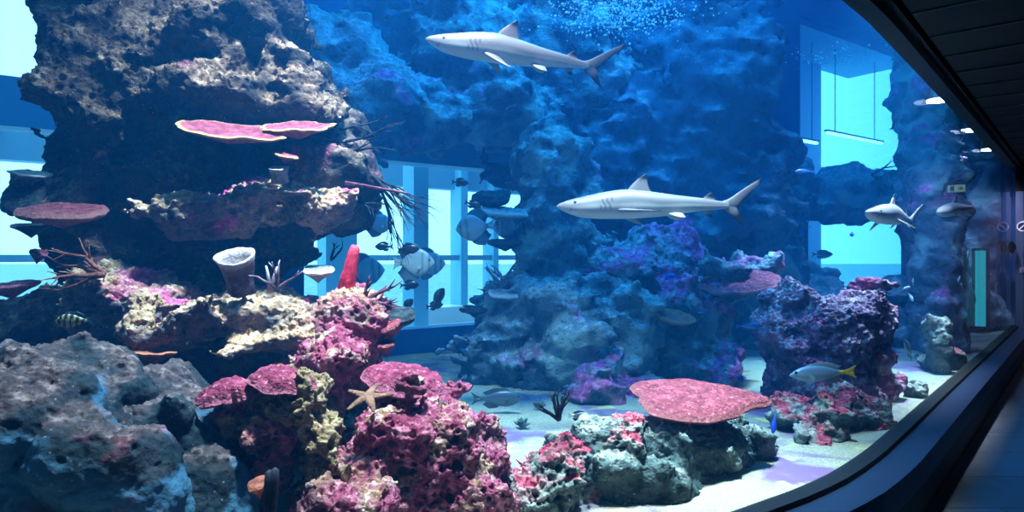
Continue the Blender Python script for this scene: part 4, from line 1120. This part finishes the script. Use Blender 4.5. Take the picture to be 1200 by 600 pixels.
dams = [(448, 289, 6.0, 4, 0, 'dark damselfish alone over the window rail, left of the batfish', 1.0), (481, 292, 5.6, 184, 4, 'dark damselfish touching the back of the big batfish', 1.15), (541, 214, 6.3, 182, -4, 'topmost dark damselfish in the arch window', 1.0),
        (556, 240, 6.2, 178, -16, 'dark damselfish just left of the lobed dark coral slab', 1.0), (482, 334, 5.8, 186, 2, 'dark damselfish directly under the big batfish', 1.05), (515, 347, 5.6, 138, 50, 'larger dark damselfish diving steeply in the arch window', 1.35),
        (511, 358, 5.9, 185, 8, 'dark damselfish under the steeply diving one', .95), (479, 356, 6.0, 150, 40, 'dark damselfish low in the window over the sill, tilted', 1.0), (545, 363, 6.2, 10, 4, 'dark damselfish before the small dark coral tongue over the sill', .9)]
for i, (u, v, y, yaw, pi_, lab, sc_) in enumerate(dams):
    o = dam if i == 0 else dup(dam); put(o, u, v, y, yaw, pi_); o.scale = (sc_,)*3; tag(o, lab, 'fish', 'dark damselfish in the arch window')
def one(o, lab, u, v, y, yaw, pitch=0, roll=0, group=None): 
    put(o, u, v, y, yaw, pitch, roll); return tag(o, lab, 'fish', group)
one(simple_fish('sergeant_fish', .125, .25, (150, 160, 130), (190, 195, 160), (60, 110, 130), None, [(.18, .045, (16, 26, 30)), (.36, .045, (16, 26, 30)), (.54, .045, (16, 26, 30)), (.72, .045, (16, 26, 30)), (.9, .04, (16, 26, 30))]), 'yellow and black striped fish above the corner boulder', 83, 376, 2.9, 8, 0)
one(simple_fish('snapper', .40, .15, (90, 120, 150), (170, 190, 200), (120, 140, 150), (235, 200, 60), None, .06), 'grey-blue fish with a yellow tail before the right stack', 957, 438, 4.75, 6, -2)
wr = simple_fish('wrasse', .20, .13, (60, 110, 200), (120, 170, 220), (60, 100, 190), None, None, .03)
one(wr, 'slim blue fish in the dark gap left of the right stack', 882, 382, 5.6, 186, 0)
for (u, v, y, yaw, sc_, lab) in [(940, 201, 7.0, 10, .9, 'pale slim fish above the right rock bridge'), (838, 333, 6.2, 20, .55, 'bright blue fish before the mauve coral shelf'), (822, 366, 6.0, 5, .35, 'tiny pale fish over the lower dark cave')]:
    o = dup(wr); one(o, lab, u, v, y, yaw); o.scale = (sc_,)*3
tg = simple_fish('blue_tang', .15, .24, (30, 70, 210), (40, 90, 210), (20, 50, 160), (60, 110, 220), None, .03)
one(tg, 'deep blue fish nose down at the left foot of the right stack', 907, 497, 4.6, 60, -50)
for (u, v, y, yaw, sc_, lab) in [(785, 324, 6.3, 175, .8, 'small blue fish right of the upper dark cave'), (868, 443, 6.0, 20, .5, 'tiny blue fish in the dark gap behind the table coral tip'), (998, 275, 7.5, 40, .6, 'small dark blue fish under the right rock bridge')]:
    o = dup(tg); one(o, lab, u, v, y, yaw); o.scale = (sc_,)*3
one(simple_fish('damselfish', .10, .24, (60, 70, 84), (150, 160, 160), (50, 60, 70), (220, 220, 200), [(.2, .04, (200, 205, 205))]), 'small grey fish with a white band beside the dark tree-like coral', 681, 488, 3.7, 178, -6)
for k, (u, v, y, lab) in enumerate([(1062, 338, 6.6, 'pale small fish right of the right stack, leftmost of three'), (1070, 330, 6.9, 'pale small fish, upper of the three right of the right stack'), (1068, 349, 7.2, 'pale small fish, lowest of the three right of the right stack'),
                                 (1134, 297, 8.4, 'white speck of a fish, upper of two before the far rock pillar'), (1124, 326, 8.2, 'white speck of a fish, lower of two before the far rock pillar')]):
    if k == 0: sl = simple_fish('silver_fish', .085, .18, (180, 195, 205), (230, 235, 235), (170, 185, 195)); o = sl
    else: o = dup(sl)
    one(o, lab, u, v, y, [150, 60, 120, 70, 80][k], [30, 60, -60, 70, 50][k])
grp = simple_fish('reef_fish', .22, .2, (52, 70, 84), (80, 96, 104), (46, 60, 72))
one(grp, 'dark fish nosing up beside the rounded dim rock at the right', 1064, 408, 6.5, 40, 50)
o = dup(grp); one(o, 'large dark blue fish low over the sand below the arch window', 588, 467, 5.4, 182); o.scale = (1.5,)*3
o = dup(grp); one(o, 'dark slender fish under the right rock bridge, facing right', 966, 298, 8.5, 182)

# ---- air bubbles
def bubbles(name, c, sp, n, r0, r1, label, seed):
    rnd = np.random.RandomState(seed); mb = MB()
    ico = [(0, 0, 1), (.894, 0, .447), (.276, .851, .447), (-.724, .526, .447), (-.724, -.526, .447), (.276, -.851, .447), (.724, .526, -.447), (-.276, .851, -.447), (-.894, 0, -.447), (-.276, -.851, -.447), (.724, -.526, -.447), (0, 0, -1)]
    fi = [(0, 1, 2), (0, 2, 3), (0, 3, 4), (0, 4, 5), (0, 5, 1), (1, 6, 2), (2, 7, 3), (3, 8, 4), (4, 9, 5), (5, 10, 1), (2, 6, 7), (3, 7, 8), (4, 8, 9), (5, 9, 10), (1, 10, 6), (11, 7, 6), (11, 8, 7), (11, 9, 8), (11, 10, 9), (11, 6, 10)]
    for k in range(n):
        p = c+rnd.randn(3)*sp; r = r0+(r1-r0)*rnd.rand()**3
        mb.add([p+r*np.array(q) for q in ico], fi)
    o = mb.build(name, M['bubble'], None, c, True)
    return tag(o, label, 'bubbles', kind='stuff')
M['bubble'] = plain('air_bubble', (.95, .95, 1.), .15, .8, .01)
bubbles('bubbles', P(724, 14, 6.6), np.array([.33, .25, .09]), 1700, .003, .016, 'cloud of bright air bubbles at the top of the picture, right of the upper shark', 3)
bubbles('bubbles', P(975, 66, 10.5), np.array([.45, .2, .06]), 220, .004, .02, 'thin line of sparkling bubbles high before the bright right window', 5)
# ------------------------------------------------------------------ lamps, signs and small fittings
M['lamp_glow'] = emit('lamp_lens', (.72, .74, 1.), 14)
M['streak_glow'] = emit('reflection_streak_glow', (.75, .9, 1.), 9)
def cyl(r0, r1, z0, z1, n=24):
    V = []; 
    for r, z in ((r0, z0), (r1, z1)):
        V += [(r*math.cos(2*math.pi*k/n), r*math.sin(2*math.pi*k/n), z) for k in range(n)]
    Fs = [(k, (k+1) % n, n+(k+1) % n, n+k) for k in range(n)]+[tuple(range(n))[::-1], tuple(range(n, 2*n))]
    return V, Fs
def tank_lamp(loc, label, arm):
    root = bpy.data.objects.new('tank_lamp', None); COL.objects.link(root); root.location = loc
    tag(root, label, 'lamp', 'lamps along the inside of the window')
    mb = MB(); mb.add(*cyl(.13, .10, .03, .16)); mb.build('housing', M['black'], root)
    mb = MB(); mb.add(*cyl(.115, .115, .012, .032)); mb.build('lens', M['lamp_glow'], root)
    mb = MB(); mb.tube([(0, 0, .15), (0, 0, .3), (arm[0]*.5, arm[1]*.5, .36), (arm[0], arm[1], .36)], .018, 8); mb.build('bracket', M['black'], root)
    return root
for (u, v, y, lab) in [(1100, 120, 7.45, 'glowing lamp inside the window top, nearest of three in a row'), (1135, 155, 9.0, 'glowing lamp inside the window top, middle of three in a row'), (1160, 177, 10.6, 'glowing lamp inside the window top, farthest of three in a row')]:
    p = P(u, v, y); arm = (N_C[0]*.42, N_C[1]*.42)
    tank_lamp(tuple(p), lab, arm)
    spot('tank_lamp_light', tuple(p-np.array([0, 0, .01])), tuple(p+np.array([.75, 1.5, -2.])), 330, (.7, .6, 1), 75, .8, .1)
for (u0, u1, v, lab) in [(912, 958, 164, 'thin glowing bar in place of a streak reflection in the right window, left of the pair'), (968, 1034, 162, 'thin glowing bar in place of a streak reflection in the right window, right of the pair')]:
    a = B0+NB*1.6; e = []  # glowing bars built in place of bright streak reflections
    for u in (u0, u1):
        r = (u-600)/F; t_ = (r*a[1]-a[0])/(DB[0]-r*DB[1]); e.append(a+DB*t_)
    z = EYE+(300-v)/F*(e[0][1]+e[1][1])/2
    c = (e[0]+e[1])/2; root = bpy.data.objects.new('streak_bar', None); COL.objects.link(root); root.location = (*c, z)
    tag(root, lab, 'lamp'); h = np.linalg.norm(e[1]-e[0])/2
    mb = MB(); mb.box((0, 0, .05), (h, .05, .02), bx); mb.build('housing', M['frame'], root)
    mb = MB(); mb.box((0, 0, 0), (h*.97, .035, .03), bx); mb.build('lens', M['streak_glow'], root)
    mb = MB()
    for s_ in (-.7, .7): mb.tube([(*(DB*h*s_), .06), (*(DB*h*s_), 6.9-z)], .012, 6)
    mb.build('hanger', M['frame'], root)

# exit sign hung in the corridor near the end wall, its back to the wall; seen mirrored in the glass
ps = END+N_C*.72-D_C*.35
root = bpy.data.objects.new('exit_sign', None); COL.objects.link(root); root.location = (*ps, 2.68)
tag(root, 'small lit exit sign with an arrow near the end wall, mirrored in the window', 'sign')
ax_ = [np.array([*N_C, 0]), np.array([*D_C, 0]), np.array([0, 0, 1])]
mb = MB(); mb.box((0, 0, 0), (.13, .02, .065), ax_); mb.build('sign_box', plain('sign_housing', lin(180, 190, 180), .5), root)
mb = MB(); mb.box((*(-D_C*.022), 0), (.122, .003, .057), ax_); mb.build('sign_face', emit('sign_glow', lin(190, 235, 205), .9), root)
gm = emit('sign_mark', lin(20, 90, 60), .5)
mb = MB(); q = -D_C*.027
def s2(a, z): return (*(q+N_C*a), z)
mb.box(s2(-.05, 0), (.035, .003, .009), ax_)
for sg in (1, -1):
    d1 = np.array([*(N_C*.70), sg*.71]); d2 = np.array([*(-N_C*.71), sg*.70])
    mb.box(s2(-.073, sg*.014), (.024, .003, .008), [d1/np.linalg.norm(d1), np.array([*D_C, 0]), np.cross(d1/np.linalg.norm(d1), np.array([*D_C, 0]))])
mb.build('arrow', gm, root)
mb = MB(); mb.box(s2(.06, 0), (.03, .003, .045), ax_); mb.build('door_symbol', gm, root)
mb = MB()
for a in (-.08, .08): mb.tube([(*(N_C*a), .06), (*(N_C*a), ZT+.06-2.68)], .006, 6)
mb.build('hanger', M['black'], root)
# round prohibition sign and a small switch on the end wall
pw = END+N_C*.10-D_C*.085
root = bpy.data.objects.new('prohibition_sign', None); COL.objects.link(root); root.location = (*pw, 2.03)
tag(root, 'small round white sign with a slash on the end wall beside the window', 'sign')
def disc(r, n0, n1, nn=28, ring=None):
    V = []; Fs = []
    e1 = np.array([*N_C, 0]); e2 = np.array([0, 0, 1.]); dn = -np.array([*D_C, 0])
    rs = (r, ring if ring else 0)
    for d in (n0, n1):
        for rr in rs:
            V += [e1*rr*math.cos(2*math.pi*k/nn)+e2*rr*math.sin(2*math.pi*k/nn)+dn*d for k in range(nn)]
    for k in range(nn):
        k2 = (k+1) % nn
        Fs += [(2*nn+k, 2*nn+k2, 3*nn+k2, 3*nn+k), (k, nn+k, nn+k2, k2), (k, k2, 2*nn+k2, 2*nn+k)]
        if ring: Fs += [(nn+k, 3*nn+k, 3*nn+k2, nn+k2)]
    return V, Fs
mb = MB(); mb.add(*disc(.085, 0, .004)); mb.build('disc', plain('sign_dark', lin(40, 40, 46), .6), root)
mb = MB(); mb.add(*disc(.082, .004, .008, ring=.062)); mb.build('ring', plain('sign_white', lin(225, 225, 225), .6), root)
d1 = np.array([*(N_C*.707), .707])
mb = MB(); mb.box((*(-D_C*.006), 0), (.066, .003, .009), [d1, np.array([*D_C, 0]), np.cross(d1, np.array([*D_C, 0]))]); mb.build('slash', plain('sign_white_bar', lin(225, 225, 225), .6), root)
root = bpy.data.objects.new('wall_switch', None); COL.objects.link(root); root.location = (*pw, 1.32)
tag(root, 'small switch plate on the end wall below the round sign', 'switch')
mb = MB(); mb.box((*(-D_C*.006), 0), (.04, .008, .04), ax_); mb.build('plate', plain('switch_plate', lin(150, 140, 145), .5), root)
mb = MB(); mb.box((*(-D_C*.016), 0), (.018, .005, .024), ax_); mb.build('rocker', plain('switch_rocker', lin(120, 112, 118), .4), root)
# dark porthole in the tank's end wall
pp = P(1180, 290, 11.12)
root = bpy.data.objects.new('porthole', None); COL.objects.link(root); root.location = tuple(pp)
tag(root, 'round dark porthole at the far end of the window', 'porthole')
mb = MB(); mb.add(*disc(.125, 0, .04, ring=.10)); mb.build('rim', M['black'], root)
mb = MB(); mb.add(*disc(.10, 0, .015)); mb.build('glass_disc', M['black'], root)
area('corridor_fill', (*(END-D_C*1.6+N_C*1.3), 2.85), (*(END-D_C*.6+N_C*1.2), .4), .3, 3.0, (1, .75, .7))  # warm light added to lift the end wall
area('corridor_fill', (*(D_C*9.+N_C*1.6), 2.85), (*(D_C*8.+N_C*1.0), 0), .3, 9.0, (.25, .5, 1))  # added blue light standing in for the tank's spill

# glowing bar added in place of a bright window slit at the far end
a_ = P(1149, 338, 11.2); root = bpy.data.objects.new('slit_glow', None); COL.objects.link(root); root.location = tuple(a_)
tag(root, 'upright turquoise glow standing in for a window slit at the far end behind the glass', 'lamp')
e3 = [np.array([*N_C, 0]), np.array([*D_C, 0]), np.array([0, 0, 1])]
mb = MB(); mb.box((*(D_C*.05), 0), (.12, .03, .66), e3); mb.build('housing', M['black'], root)
mb = MB(); mb.box((0, 0, 0), (.07, .025, .62), e3); mb.build('lens', emit('turquoise_slit_glow', (.05, .8, .95), .6), root)
